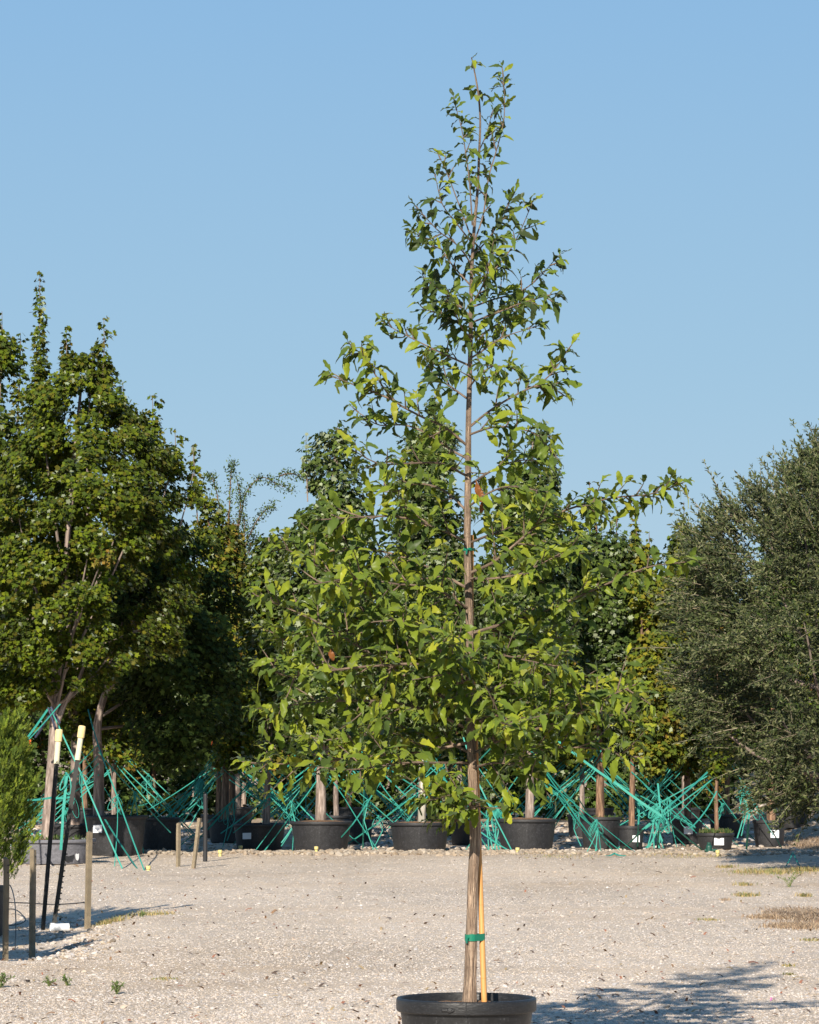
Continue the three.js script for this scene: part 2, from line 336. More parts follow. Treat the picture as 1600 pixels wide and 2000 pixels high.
// ================================================================ the potted oak in front
const D = 18, oakBase = at(911, 1949, D); oakBase.y = groundY(oakBase.x, -D);
const L = (px, py, dz = 0) => at(px, py, D + dz).sub(oakBase);            // place in the oak's own axes
const potH = at(911, 1949, D).y - oakBase.y + .004;
{
  setSeed(5);
  const p = makePot('nursery_pot', 'large black plastic pot in front holding the young oak', oakBase.clone(), .363, potH, { fill: .055, lip: .07, mat: M.potFront });
  // moulded grips and seams on the rim
  for (const a of [-.28, 2.1, -2.2]) {
    const g = new THREE.CapsuleGeometry(.011, .05, 4, 10); g.rotateZ(Math.PI / 2); g.scale(1, .8, .55);
    const m = obj('grip', g, M.potFront, p); m.position.set(Math.sin(a) * .364, potH - .042, Math.cos(a) * .364); m.rotation.y = a;
    const tip = obj('grip_boss', new THREE.SphereGeometry(.014, 12, 8), M.potFront, m); tip.position.set(.012, 0, .002); tip.scale.set(1.1, 1.1, .5);
  }
  for (const a of [-.02, 3.1]) { const m = obj('seam', new THREE.BoxGeometry(.003, .066, .006), M.potFront, p); m.position.set(Math.sin(a) * .363, potH - .037, Math.cos(a) * .363); m.rotation.y = a; }
}
setSeed(41);
const oak = thing('oak_tree', 'young oak with toothed green leaves growing in the front pot', 'tree', oakBase.clone());
const trunkPx = [[917, 1962, 13.2], [919, 1900, 11.6], [921, 1825, 10.8], [925, 1700, 10.5], [928, 1640, 10.3], [925, 1560, 9.8], [921, 1460, 9.3], [918, 1340, 8.2], [917, 1200, 7.4], [913, 1080, 7], [914, 960, 6.6], [915, 840, 5.6], [918, 720, 4.7], [920, 620, 4.2], [921, 540, 3.7], [926, 450, 3.2], [933, 370, 2.7], [936, 300, 2.3], [938, 230, 1.9], [934, 180, 1.9], [925, 130, 1.4], [921, 112, .9]];
const trunkPts = trunkPx.map(([x, y]) => L(x, y, .0)); const trunkCurve = new THREE.CatmullRomCurve3(trunkPts, false, 'centripetal');
const trunkRad = (py) => { for (let i = 1; i < trunkPx.length; i++) if (py >= trunkPx[i][1]) { const a = trunkPx[i - 1], b = trunkPx[i], t = (a[1] - py) / (a[1] - b[1]); return (a[2] + (b[2] - a[2]) * t) / 375; } return .003; };
{
  const n = 150, pts = [], rad = [];
  for (let i = 0; i <= n; i++) { const p = trunkCurve.getPoint(i / n); pts.push(p); const py = 1949 - (p.y - potH) * 375; let r = trunkRad(Math.min(1962, py)); r *= 1 + .35 * Math.exp(-(1962 - Math.min(py, 1962)) / 25) * .6; rad.push(r); }
  obj('trunk', tube(pts, rad, 16, .12), M.oakBark, oak);
}
function trunkX(py) { for (let i = 1; i < trunkPx.length; i++) if (py >= trunkPx[i][1]) { const a = trunkPx[i - 1], b = trunkPx[i], t = (a[1] - py) / (a[1] - b[1]); return a[0] + (b[0] - a[0]) * t; } return 921; }

const oakGeos = [oakLeaf(.22, .35, .11, .035, .3), oakLeaf(.5, .5, .12, .045, -.4), oakLeaf(-.12, .25, .10, .04, .5), oakLeaf(.9, .6, .14, .05, -.7), oakLeaf(.35, .2, .13, .05, .9), oakLeaf(.65, .75, .1, .03, .2)];
// tones of the leaves themselves: yellow-green, mid green, deep green, and a few turned
const oakTones = [[.20, .245, .010], [.145, .195, .009], [.105, .155, .009], [.072, .118, .010], [.046, .08, .011], [.27, .285, .016], [.036, .056, .014], [.24, .085, .02]].map((c) => rgb(...c));
const oakLeaves = []; // {m: Matrix4, g: geometry number, tone, size}
function addOakLeaf(p, dir, nrm, s, tone) {
  const g = Math.floor(rnd() * 6);
  oakLeaves.push({ m: basis(p, dir, nrm, s, R(.85, 1.15)), g, tone, size: s * (.35 + .65 * Math.abs(nrm.clone().normalize().z)) + .02 * p.z });
}
const twigList = [];
// leafy shoot: a thin stem from p along dir with alternate leaves
function shoot(p, dir, len, leafLen, young, dens = 1) {
  const pts = [p.clone()], n = 5; const d = dir.clone().normalize(); let q = p.clone();
  for (let i = 0; i < n; i++) { d.add(V(gauss() * .12, gauss() * .08 + .05 - .02 * i, gauss() * .12)).normalize(); q = q.clone().addScaledVector(d, len / n); pts.push(q); }
  twigList.push([pts, (t) => .0042 * (1 - t * .7) + .0008, 5]);
  const c = new THREE.CatmullRomCurve3(pts); const k = Math.max(3, Math.round(len / .028 * dens)); let ang = R(0, 6.28);
  for (let i = 0; i < k; i++) {
    const t = .12 + .88 * (i + rnd() * .5) / k, b = c.getPoint(Math.min(1, t)), tn = c.getTangent(Math.min(1, t)); ang += 2.4;
    const side = V(Math.cos(ang), Math.sin(ang) * .55, Math.sin(ang)); side.addScaledVector(tn, -side.dot(tn)).normalize();
    const dir2 = tn.clone().multiplyScalar(R(.35, .8)).addScaledVector(side, R(.7, 1.1)).add(V(0, R(-.5, .32), 0));
    const nr = V(gauss() * .55, R(.35, 1), gauss() * .55 + R(0, .75));
    const s = leafLen * R(.6, 1.18) * (t > .85 ? .72 : 1);
    addOakLeaf(b, dir2, nr, s, oakTone(young));
  }
  for (let i = 0; i < 2; i++) addOakLeaf(q, d.clone().add(V(gauss() * .6, gauss() * .4, gauss() * .6)), V(gauss() * .6, 1, gauss() * .6 + .3), leafLen * R(.4, .8), oakTone(young));
}
function oakTone(young) { const u = rnd(); if (young > .7) return u < .18 ? 0 : u < .38 ? 2 : u < .62 ? 3 : u < .86 ? 4 : 6; return u < .2 ? 0 : u < .42 ? 1 : u < .66 ? 2 : u < .84 ? 3 : u < .92 ? 4 : 5; }
// main branches as seen in the photograph: pixels from the trunk outwards, then how far the tip stands before (-) or behind (+) the trunk
const oakBranches = [
  // leaders near the top
  [[928, 470], [946, 420], [958, 345], [976, 290], [991, 235], [993, 180], [991, 150], .05], [[922, 440], [915, 360], [906, 300], [896, 250], [882, 205], -.08], [[933, 300], [952, 262], [962, 230], .1],
  [[922, 470], [905, 430], [885, 385], [865, 340], [850, 312], .1], [[922, 475], [890, 440], [855, 400], [838, 345], -.12], [[924, 520], [890, 480], [845, 450], [800, 408], -.15], [[922, 560], [880, 520], [840, 475], [792, 455], .2],
  [[922, 570], [955, 540], [990, 510], [1025, 460], [1052, 405], -.1], [[922, 600], [970, 585], [1030, 570], [1075, 540], [1105, 510], .15], [[921, 500], [955, 470], [985, 430], [1005, 390], .25], [[921, 630], [980, 610], [1040, 590], [1090, 578], -.2],
  [[921, 620], [880, 585], [840, 560], [818, 545], .2], [[920, 650], [870, 620], [820, 605], -.25], [[919, 700], [940, 688], [985, 660], [1050, 640], -.05], [[919, 715], [860, 690], [800, 662], [748, 636], .1], [[919, 690], [950, 650], [1000, 620], [1030, 600], .3],
  [[919, 660], [900, 640], [880, 600], [870, 570], -.3], [[919, 600], [945, 560], [960, 520], [968, 480], -.3],
  // middle tiers
  [[912, 870], [870, 835], [820, 812], [770, 782], [735, 735], [715, 700], [692, 680], -.15], [[770, 782], [745, 772], [700, 755], [656, 738], -.12], [[916, 835], [960, 800], [1010, 770], [1060, 745], [1085, 720], [1108, 685], .1], [[1045, 755], [1075, 752], [1095, 765], .1],
  [[912, 895], [880, 878], [840, 850], [790, 830], [740, 830], [700, 805], .25], [[914, 850], [960, 835], [1000, 835], [1050, 850], [1080, 885], -.25], [[913, 930], [860, 905], [800, 905], [740, 905], [690, 880], -.3], [[913, 950], [960, 920], [1010, 900], [1060, 900], .35],
  [[914, 1000], [870, 960], [820, 945], [770, 960], [735, 960], .3], [[914, 990], [960, 960], [1000, 950], [1060, 960], -.35], [[914, 760], [935, 735], [965, 715], [1000, 720], -.3], [[915, 780], [880, 755], [850, 735], [830, 700], .3],
  // the two long arms at the right
  [[916, 1120], [960, 1100], [1010, 1060], [1065, 1015], [1130, 988], [1200, 972], [1270, 965], [1322, 948], -.15], [[918, 1238], [985, 1218], [1050, 1198], [1100, 1178], [1180, 1143], [1265, 1108], [1335, 1098], .1],
  // wide lower crown
  [[915, 1060], [850, 1030], [780, 1010], [700, 1010], [630, 1015], -.2], [[915, 1150], [840, 1110], [760, 1080], [680, 1070], [600, 1085], [545, 1068], .1], [[917, 1190], [850, 1150], [770, 1140], [690, 1130], [620, 1140], -.4], [[917, 1060], [980, 1040], [1040, 1050], [1090, 1070], .4],
  [[918, 1320], [850, 1255], [760, 1185], [680, 1140], [600, 1095], -.15], [[918, 1390], [800, 1325], [700, 1262], [600, 1205], [505, 1165], -.05], [[918, 1290], [820, 1260], [720, 1230], [620, 1240], [540, 1250], .4], [[918, 1340], [830, 1300], [740, 1300], [640, 1310], [560, 1320], [520, 1300], -.5],
  [[918, 1425], [840, 1390], [750, 1370], [620, 1372], [510, 1385], -.2], [[919, 1450], [825, 1468], [700, 1480], [590, 1492], [495, 1490], .05], [[919, 1470], [850, 1440], [770, 1430], [680, 1440], [600, 1450], .45], [[919, 1400], [860, 1340], [790, 1280], [720, 1220], [660, 1190], .25],
  [[919, 1440], [980, 1445], [1030, 1465], [1090, 1460], [1160, 1462], [1240, 1478], -.1], [[919, 1475], [990, 1440], [1060, 1420], [1130, 1392], [1190, 1360], [1235, 1340], -.3], [[918, 1360], [980, 1340], [1060, 1330], [1140, 1340], [1220, 1350], .35], [[918, 1300], [970, 1280], [1030, 1290], [1080, 1300], -.45],
  [[919, 1420], [990, 1390], [1080, 1380], [1170, 1400], [1240, 1390], .15], [[918, 1250], [960, 1230], [1010, 1250], [1070, 1250], [1110, 1240], .45], [[919, 1500], [970, 1490], [1020, 1500], [1050, 1520], -.35], [[916, 1130], [960, 1130], [1020, 1120], [1080, 1090], [1140, 1080], -.3],
  [[919, 1490], [860, 1490], [790, 1490], [720, 1500], [660, 1505], -.4], [[918, 1380], [960, 1350], [1000, 1340], [1040, 1360], .3], [[917, 1220], [880, 1170], [830, 1130], [790, 1090], .5], [[918, 1350], [880, 1290], [830, 1240], [770, 1210], -.6], [[918, 1410], [900, 1350], [880, 1300], [850, 1260], -.65], [[918, 1430], [950, 1400], [980, 1400], [1010, 1420], -.6],
  // low sprig
  [[922, 1545], [900, 1548], [870, 1555], [842, 1562], -.25], [[923, 1570], [905, 1575], [880, 1585], -.2], [[924, 1590], [900, 1600], [880, 1610], .1],
];
let nBranch = 0;
for (const b of oakBranches) {
  const dz = b[b.length - 1], px = b.slice(0, -1); nBranch++;
  const fork = px[0][0] < 900 || px[0][0] > 960;
  const z0 = fork ? dz * .7 : 0;
  const slim = 1 - .13 * smooth(px[0][1], 800, 620);   // side growth stays close to the leader high up
  const pts = px.map(([x, y], i) => L(trunkX(y) + (x - trunkX(y)) * slim, y, z0 + (dz - z0) * Math.pow(i / (px.length - 1), .8) * 1.4 + (i ? gauss() * .02 : 0)));
  const c = new THREE.CatmullRomCurve3(pts, false, 'centripetal'), len = c.getLength(), y0 = px[0][1];
  const r0 = fork ? .006 : Math.min(trunkRad(y0) * .4, .0028 + .0044 * len);
  const sm = c.getPoints(Math.ceil(len / .05) + 3);
  obj('branch', tube(sm, (t) => r0 * (1 - t * .78) + .001, 7, .12), M.oakTwig, oak);
  const high = smooth(y0, 1000, 500);               // 1 near the top
  const low = y0 > 1020;
  const young = high; const leafLen = .111 - .008 * high - (y0 < 480 ? .018 : 0) - (y0 < 330 ? .012 : 0);
  // leaves on the branch itself
  const longArm = len > 1.05 && px[px.length - 1][0] > 1300;
  const nl = Math.round(len / (longArm ? .026 : .036));
  let ang = R(0, 6);
  for (let i = 0; i < nl; i++) {
    const t = (low ? .1 : .16) + .9 * (i + rnd()) / nl; if (t > 1) continue;
    const p = c.getPoint(t), tn = c.getTangent(t); ang += 2.4;
    const side = V(Math.cos(ang) * .6, Math.sin(ang) * .8, Math.sin(ang + 1)); side.addScaledVector(tn, -side.dot(tn)).normalize();
    addOakLeaf(p, tn.clone().multiplyScalar(R(.3, .8)).add(side).add(V(0, longArm ? R(-.9, .6) : R(-.7, .2), 0)), V(gauss() * .6, R(.2, 1), gauss() * .5 + R(0, .8)), leafLen * R(.65, 1.15), oakTone(young));
  }
  // side shoots
  const ns = Math.max(2, Math.round(len / (low ? .062 : y0 < 490 ? .115 : .085)));
  for (let i = 0; i < ns; i++) {
    const t = .12 + .88 * (i + rnd() * .8) / ns; if (t > 1) continue;
    const p = c.getPoint(t), tn = c.getTangent(t);
    const side = randDir(); side.y = side.y * .6 + .15; side.addScaledVector(tn, -side.dot(tn)).normalize();
    const sl = (low ? R(.1, .35) : R(.05, .2) * (1 - .35 * high)) * (1 - .45 * t) * (longArm && t > .4 ? .72 : 1);
    shoot(p, tn.clone().multiplyScalar(R(.5, 1)).addScaledVector(side, 1), sl, leafLen, young, low ? 1.05 : .85);
  }
  shoot(c.getPoint(1), c.getTangent(1), .025 + .04 * rnd(), leafLen * .8, young, 1.2);
}
// leaves straight on the leader
for (let i = 0; i < 26; i++) { const t = R(.62, 1), p = trunkCurve.getPoint(t), a = i * 2.4; addOakLeaf(p, V(Math.cos(a), R(-.3, .6), Math.sin(a)), V(gauss() * .5, 1, gauss() * .5 + .3), R(.05, .11), oakTone(1)); }
// a few turned orange leaves beside the trunk
for (const [x, y] of [[930, 938], [937, 950], [942, 960], [945, 972], [934, 945], [640, 1262]]) oakLeaves.push({ m: basis(L(x, y, -.05), V(R(-.3, .6), -1, .1), V(.2, .2, 1), .085, 1), g: 0, tone: 7, size: .2 });
{
  const chosen = twigList.map((t) => tube(t[0], t[1], t[2], 0, false));
  const tw = obj('twigs', chosen, M.oakTwig, oak); tw.userData.kind = 'stuff';
  oakLeaves.sort((a, b) => b.size - a.size);
  const mats = oakTones.map((c) => leafMat(c, .28, .3)); const white = leafMat(0xffffff, .28, .3);
  const rest = [[], [], [], [], [], []];
  oakLeaves.forEach((l, i) => {
    if (i < 290) { const m = obj('leaf', oakGeos[l.g], mats[l.tone], oak); m.matrix.copy(l.m); m.matrix.decompose(m.position, m.quaternion, m.scale); }
    else rest[l.g].push([l.m, oakTones[l.tone].clone().multiplyScalar(R(.85, 1.15))]);
  });
  rest.forEach((r, k) => copies('foliage', oakGeos[k], white, r, oak));
  console.log('oak leaves', oakLeaves.length);
}
{ // bamboo stake and its green ties
  const a = L(946, 1958, .0), b = L(938, 1720, .05), c = L(931, 1500, .055), d = L(922, 1250, .05), e = L(922, 1045, .05);
  const bs = thing('bamboo_stake', 'straight bamboo cane tied behind the young oak trunk', 'stake', oakBase.clone().add(V(a.x, a.y, a.z)));
  const pts = spline([a, b, c, d, e].map((p) => p.clone().sub(a)), 60);
  obj('cane', tube(pts, (t) => .0155 - .006 * t, 12, .03), M.bamboo, bs);
  for (const t of [.05, .2, .36, .53, .7, .88]) { const p = pts[Math.round(t * 60)], n = obj('node_ring', new THREE.TorusGeometry(.0152 - .006 * t, .0016, 6, 16), M.bamboo, bs); n.position.copy(p); n.rotation.x = Math.PI / 2; }
  for (const [py, lab, h] of [[1831, 'wide shiny green tape binding trunk and cane low down', .035], [1073, 'short green tape tying the cane high among the leaves', .014]]) {
    const tx = L(trunkX(py), py), sx = py > 1500 ? L(941, py, .03) : L(922, py, .05);
    const r1 = trunkRad(py) * 1.1 + .003, r2 = .0175; const base = oakBase.clone().add(tx);
    const t = thing('tie_tape', lab, 'tape', base);
    const loop = [], o = sx.clone().sub(tx); o.y = 0; const dir = o.clone().normalize(), nn = V(-dir.z, 0, dir.x);
    for (let k = 0; k <= 12; k++) { const an = Math.PI / 2 + Math.PI * k / 12; loop.push(dir.clone().multiplyScalar(Math.cos(an) * r1).addScaledVector(nn, Math.sin(an) * r1)); }
    for (let k = 0; k <= 8; k++) { const an = -Math.PI / 2 + Math.PI * k / 8; loop.push(o.clone().addScaledVector(dir, Math.cos(an) * r2).addScaledVector(nn, Math.sin(an) * r2)); }
    loop.push(loop[0].clone());
    const pos = [], idx = []; loop.forEach((p, i) => { const w = 1 + .004 * Math.sin(i * 2.1); pos.push(p.x * w, -h / 2, p.z * w, p.x, h / 2 + .002 * Math.sin(i), p.z); }); for (let i = 0; i < loop.length - 1; i++) { const q = i * 2; idx.push(q, q + 2, q + 1, q + 1, q + 2, q + 3); }
    M.tape.side = THREE.DoubleSide; obj('wrap', geoFrom(pos, idx), M.tape, t);
    const tail = band([loop[4].clone().add(V(0, 0, 0)), loop[4].clone().add(V(-.006, -.008, .008)), loop[4].clone().add(V(-.008, -.028, .012))], .02, .001, 1.2); obj('loose_end', tail, M.tape, t);
  }
}

// ================================================================ background trees
// A tree whose crown fills an outline given at its own distance: rows of [pixel y, left x, right x].
const anchors = []; // where trunks stand, for the straps
function potSpot(px, py, w) { const p = gnd(px, py), r = w / 2 * -p.z / F, d = -p.z + r * .82; return V((px - 800) / F * d, groundY((px - 800) / F * d, -d), -d); }
function crownTree(o) {
  setSeed(o.seed);
  if (o.pot) { const [px, py, w, h] = o.pot; const p = potSpot(px, py, w); o.d = -p.z; o.potH = h * o.d / F - .03; }
  const d = o.d, base = o.base ?? V((o.trunk[0][0] - 800) / F * d, 0, -d); base.y = groundY(base.x, base.z) + (o.potH ?? 0);
  if (o.pot && d > 53) anchors.push(V(base.x, groundY(base.x, base.z), base.z));
  const t = thing(o.name, o.label, 'tree', base, o.group);
  const T = (px, py, dz = 0) => at(px, py, d + dz).sub(base);
  const k = d / F; // metres per pixel there
  const rows = o.profile.map(([y, l, r]) => ({ y: T(0, y).y, c: ((l + r) / 2 - 800) * k - base.x, w: (r - l) / 2 * k }));
  const row = (y) => { if (y >= rows[0].y) return rows[0]; for (let i = 1; i < rows.length; i++) if (y >= rows[i].y) { const a = rows[i - 1], b = rows[i], u = (a.y - y) / (a.y - b.y); return { c: a.c + (b.c - a.c) * u, w: a.w + (b.w - a.w) * u }; } return rows[rows.length - 1]; };
  const yTop = rows[0].y, yBot = rows[rows.length - 1].y;
  // trunk and limbs
  const tp = o.trunk.map(([x, y]) => T(x, y)); tp[0].y = Math.min(tp[0].y, -.02); tp[0].x = 0; tp[0].z = 0;
  const topY = yTop - .25; const last = tp[tp.length - 1]; tp.push(V((last.x + row((last.y + topY) / 2).c) / 2, (last.y + topY) / 2, gauss() * .05)); tp.push(V(row(topY).c, topY, gauss() * .05));
  const tc = new THREE.CatmullRomCurve3(tp, false, 'centripetal'); const r0 = o.r ?? .07;
  obj('trunk', tube(tc.getPoints(40), (u) => r0 * (1 - u * .85) + .004, 10, .1), o.bark ?? M.mapleBark, t);
  for (const f of o.forks ?? []) { const p = spline(f.map(([x, y]) => T(x, y, -.05)), 12); obj('branch', tube(p, (u) => r0 * .5 * (1 - u * .6), 8, .1), o.bark ?? M.mapleBark, t); }
  // clumps inside the outline
  const clumps = []; const nC = o.clumps ?? 130; let tries = 0;
  while (clumps.length < nC && tries++ < nC * 30) {
    const y = R(yBot, yTop), q = row(y); const wmax = o.wmax ??= Math.max(...rows.map((s) => s.w));
    if (rnd() > Math.pow(q.w / wmax, 1.3) + .06) continue;
    const a = R(0, 6.2832), rr = Math.pow(rnd(), .36);
    const rc = Math.min(R(.2, .42) * (o.clumpSize ?? 1), Math.max(.12, q.w * .75));
    const rad = Math.max(0, q.w - rc * .7) * rr; const zed = (o.deep ?? 1) * Math.sin(a) * rad;
    if (noise(Math.cos(a) * rad * 1.2 + o.seed, y * .95, zed * 1.2) < (o.gap ?? -.24)) continue;
    clumps.push({ p: V(q.c + Math.cos(a) * rad, y, zed), r: rc, out: rr, axis: V(q.c, y - .5, 0) });
  }
  for (const s of o.spires ?? []) { const n = Math.ceil((s[2] - s[1]) * k / .12); for (let i = 0; i <= n; i++) { const u = i / n; clumps.push({ p: T(s[0] + gauss() * s[3] * .25, s[1] + (s[2] - s[1]) * u, gauss() * .1), r: s[3] / 2 * k * (.45 + .7 * u), out: 1, axis: T(s[0], s[1] + 40), spire: .3 + .5 * u }); } const st = [T(s[0], s[1]), T(s[0], (s[1] + s[2]) / 2), T(s[0] + (o.trunk[0][0] - s[0]) * .1, s[2] + 60)]; obj('branch', tube(spline(st, 8), (u) => .004 + .008 * u, 5), o.bark ?? M.mapleBark, t); }
  const limbs = clumps.filter((c) => !c.spire).slice(0, o.limbs ?? 16);
  for (const c of limbs) {
    const start = tc.getPoint(Math.min(.9, Math.max((o.limbFrom ?? .2) + .28 * rnd(), (c.p.y - Math.hypot(c.p.x - row(c.p.y).c, c.p.z) * 1.4 - tp[0].y) / (topY - tp[0].y))));
    const mid = start.clone().lerp(c.p, .55).add(V(0, -.08, 0)); obj('branch', tube(spline([start, mid, c.p], 8), (u) => r0 * .24 * (1 - u * .8) + .003, 6, .1), o.bark ?? M.mapleBark, t);
  }
  const list = [], total = clumps.reduce((s, c) => s + c.r * c.r * (c.spire ? c.spire * 1.4 : 1), 0), size = o.leaf ?? .09;
  for (const c of clumps) {
    const n = Math.round(o.leaves * c.r * c.r * (c.spire ? c.spire * 1.4 : 1) / total);
    const toneShift = R(.82, 1.18), warm = rnd() < (o.warmClumps ?? 0);
    for (let i = 0; i < n; i++) {
      const v = randDir(); v.multiplyScalar(c.r * Math.pow(rnd(), .45)); v.y *= .8; const p = c.p.clone().add(v);
      const out = p.clone().sub(c.axis).setY(0); if (out.lengthSq() < 1e-4) out.copy(randDir()); out.normalize();
      const nr = out.clone().multiplyScalar(R(.2, 1)).add(V(gauss() * .55, R(.15, 1.0), gauss() * .55));
      const dir = out.clone().multiplyScalar(R(.1, .9)).add(V(gauss() * .8, R(-1, .1), gauss() * .8));
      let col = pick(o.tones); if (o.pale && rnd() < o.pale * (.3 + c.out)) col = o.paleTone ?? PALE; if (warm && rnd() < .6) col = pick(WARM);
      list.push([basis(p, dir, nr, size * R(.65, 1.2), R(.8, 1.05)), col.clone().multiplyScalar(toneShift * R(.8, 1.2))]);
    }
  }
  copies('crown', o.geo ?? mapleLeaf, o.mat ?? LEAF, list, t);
  return t;
}
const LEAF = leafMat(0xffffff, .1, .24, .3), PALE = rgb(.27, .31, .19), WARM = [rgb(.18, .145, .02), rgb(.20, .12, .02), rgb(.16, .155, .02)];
const GREEN_A = [rgb(.095, .13, .004), rgb(.075, .11, .004), rgb(.055, .085, .005), rgb(.125, .152, .005), rgb(.036, .058, .005), rgb(.10, .095, .007)];
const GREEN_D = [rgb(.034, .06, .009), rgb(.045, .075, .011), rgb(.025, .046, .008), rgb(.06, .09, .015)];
const GREEN_S = [rgb(.06, .10, .016), rgb(.075, .12, .02), rgb(.045, .078, .014), rgb(.095, .135, .026), rgb(.12, .155, .04)];
const GREEN_Y = [rgb(.11, .14, .010), rgb(.09, .125, .011), rgb(.15, .16, .011), rgb(.07, .105, .011), rgb(.19, .165, .014)];

crownTree({ name: 'maple_tree', label: 'big green maple over the grey pot, shoots sticking up on top', seed: 101, pot: [108, 1687, 166, 48], r: .098, trunk: [[93, 1668], [98, 1560], [106, 1430], [110, 1340], [118, 1250]], forks: [[[108, 1420], [128, 1370], [150, 1335], [178, 1262]], [[110, 1360], [118, 1300], [135, 1220], [150, 1120]], [[112, 1330], [95, 1260], [60, 1180]]],
  profile: [[700, 95, 222], [760, 60, 255], [800, 30, 300], [850, 0, 340], [900, -40, 368], [1000, -90, 392], [1100, -110, 402], [1200, -110, 398], [1270, -90, 372], [1330, -60, 262], [1385, -40, 100]],
  spires: [[78, 532, 760, 36], [130, 640, 760, 40], [203, 620, 780, 40], [181, 680, 760, 30], [298, 772, 880, 40], [240, 745, 820, 36], [342, 840, 920, 40], [377, 870, 980, 26]], clumps: 270, clumpSize: .78, leaves: 62000, leaf: .073, limbs: 20, limbFrom: .36, tones: GREEN_A, pale: .035, warmClumps: .012 });
crownTree({ name: 'maple_tree', label: 'tall dark maple cut by the photo edge beside the big maple', seed: 102, d: 53, r: .09, trunk: [[-40, 1660], [-38, 1400], [-35, 1200]], profile: [[650, -70, 40], [720, -90, 48], [820, -120, 60], [1000, -180, 80], [1200, -180, 90], [1380, -140, 60]], spires: [[4, 608, 720, 34], [40, 650, 780, 34], [-30, 600, 700, 40]], clumps: 120, leaves: 17000, tones: GREEN_A, pale: .05, warmClumps: .06 });
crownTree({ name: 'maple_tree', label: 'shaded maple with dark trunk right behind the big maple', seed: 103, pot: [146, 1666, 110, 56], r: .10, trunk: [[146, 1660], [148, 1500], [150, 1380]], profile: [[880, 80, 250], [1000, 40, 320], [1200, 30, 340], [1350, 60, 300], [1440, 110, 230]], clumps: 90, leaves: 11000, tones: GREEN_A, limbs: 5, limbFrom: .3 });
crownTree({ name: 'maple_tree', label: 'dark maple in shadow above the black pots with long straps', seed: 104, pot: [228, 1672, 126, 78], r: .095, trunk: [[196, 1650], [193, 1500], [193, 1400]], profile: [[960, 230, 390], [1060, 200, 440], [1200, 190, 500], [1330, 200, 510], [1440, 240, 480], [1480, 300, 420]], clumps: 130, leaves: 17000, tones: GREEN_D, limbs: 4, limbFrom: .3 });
crownTree({ name: 'maple_tree', label: 'narrow yellowing maple in the gap beside the big maple', seed: 105, pot: [440, 1646, 66, 46], r: .07, trunk: [[440, 1640], [441, 1500], [443, 1400]], profile: [[930, 370, 400], [1010, 360, 450], [1080, 355, 492], [1200, 365, 512], [1350, 375, 530], [1440, 390, 525], [1490, 410, 490]], spires: [[380, 868, 960, 26], [462, 1030, 1090, 30]], clumps: 120, leaves: 15000, tones: GREEN_A.concat(GREEN_Y), warmClumps: .2, pale: .06, bark: M.brownBark });
crownTree({ name: 'silver_maple', label: 'silvery leaved maple standing over the wide pot, its top bare of other trees', seed: 106, pot: [628, 1666, 123, 60], r: .085, trunk: [[627, 1605], [627, 1480], [624, 1380]], profile: [[838, 640, 690], [880, 592, 715], [950, 585, 728], [1020, 562, 735], [1100, 520, 755], [1200, 510, 765], [1300, 520, 755], [1400, 550, 735], [1440, 580, 680]], spires: [[660, 824, 880, 46], [598, 850, 920, 26]], clumps: 150, clumpSize: .8, leaves: 17500, tones: GREEN_S, pale: .17 });
crownTree({ name: 'silver_maple', label: 'short pale flecked maple between the yellowing maple and the silvery one', seed: 107, pot: [508, 1660, 106, 52], r: .06, trunk: [[520, 1640], [524, 1500], [528, 1420]], profile: [[1020, 505, 545], [1060, 485, 565], [1150, 470, 585], [1300, 468, 595], [1430, 495, 580], [1470, 510, 560]], clumps: 90, leaves: 7500, tones: GREEN_S.concat(GREEN_A), pale: .15 });
crownTree({ name: 'silver_maple', label: 'silvery maple with pale straight trunk directly left of the oak trunk', seed: 108, pot: [820, 1665, 121, 58], r: .062, bark: M.paleBark, trunk: [[824, 1605], [825, 1500], [828, 1380]], profile: [[785, 835, 865], [830, 792, 888], [900, 765, 905], [1000, 752, 945], [1150, 740, 958], [1300, 742, 950], [1400, 765, 900], [1440, 790, 870]], spires: [[850, 765, 840, 36], [812, 815, 880, 30]], clumps: 150, clumpSize: .8, leaves: 17500, tones: GREEN_S, pale: .18 });
crownTree({ name: 'silver_maple', label: 'maple with silver flecks just right of the oak trunk', seed: 109, pot: [1028, 1667, 120, 63], r: .07, trunk: [[1034, 1605], [1036, 1480], [1037, 1380]], profile: [[830, 1035, 1075], [870, 990, 1085], [920, 972, 1095], [1000, 940, 1110], [1100, 925, 1140], [1250, 930, 1140], [1400, 975, 1115], [1440, 1000, 1080]], spires: [[1057, 822, 890, 40], [1075, 850, 930, 30], [1086, 905, 950, 20]], clumps: 150, clumpSize: .8, leaves: 17500, tones: GREEN_S, pale: .15 });
crownTree({ name: 'maple_tree', label: 'dark green maple behind the two long arms of the oak', seed: 110, pot: [1172, 1657, 82, 62], r: .075, bark: M.brownBark, trunk: [[1171, 1640], [1172, 1500], [1172, 1400]], profile: [[965, 1135, 1175], [1010, 1112, 1220], [1080, 1095, 1262], [1200, 1085, 1285], [1350, 1092, 1290], [1440, 1112, 1275], [1480, 1140, 1240]], spires: [[1152, 940, 1010, 28], [1110, 975, 1040, 24], [1205, 990, 1040, 24]], clumps: 140, leaves: 17000, tones: GREEN_D.concat(GREEN_S), pale: .14 });
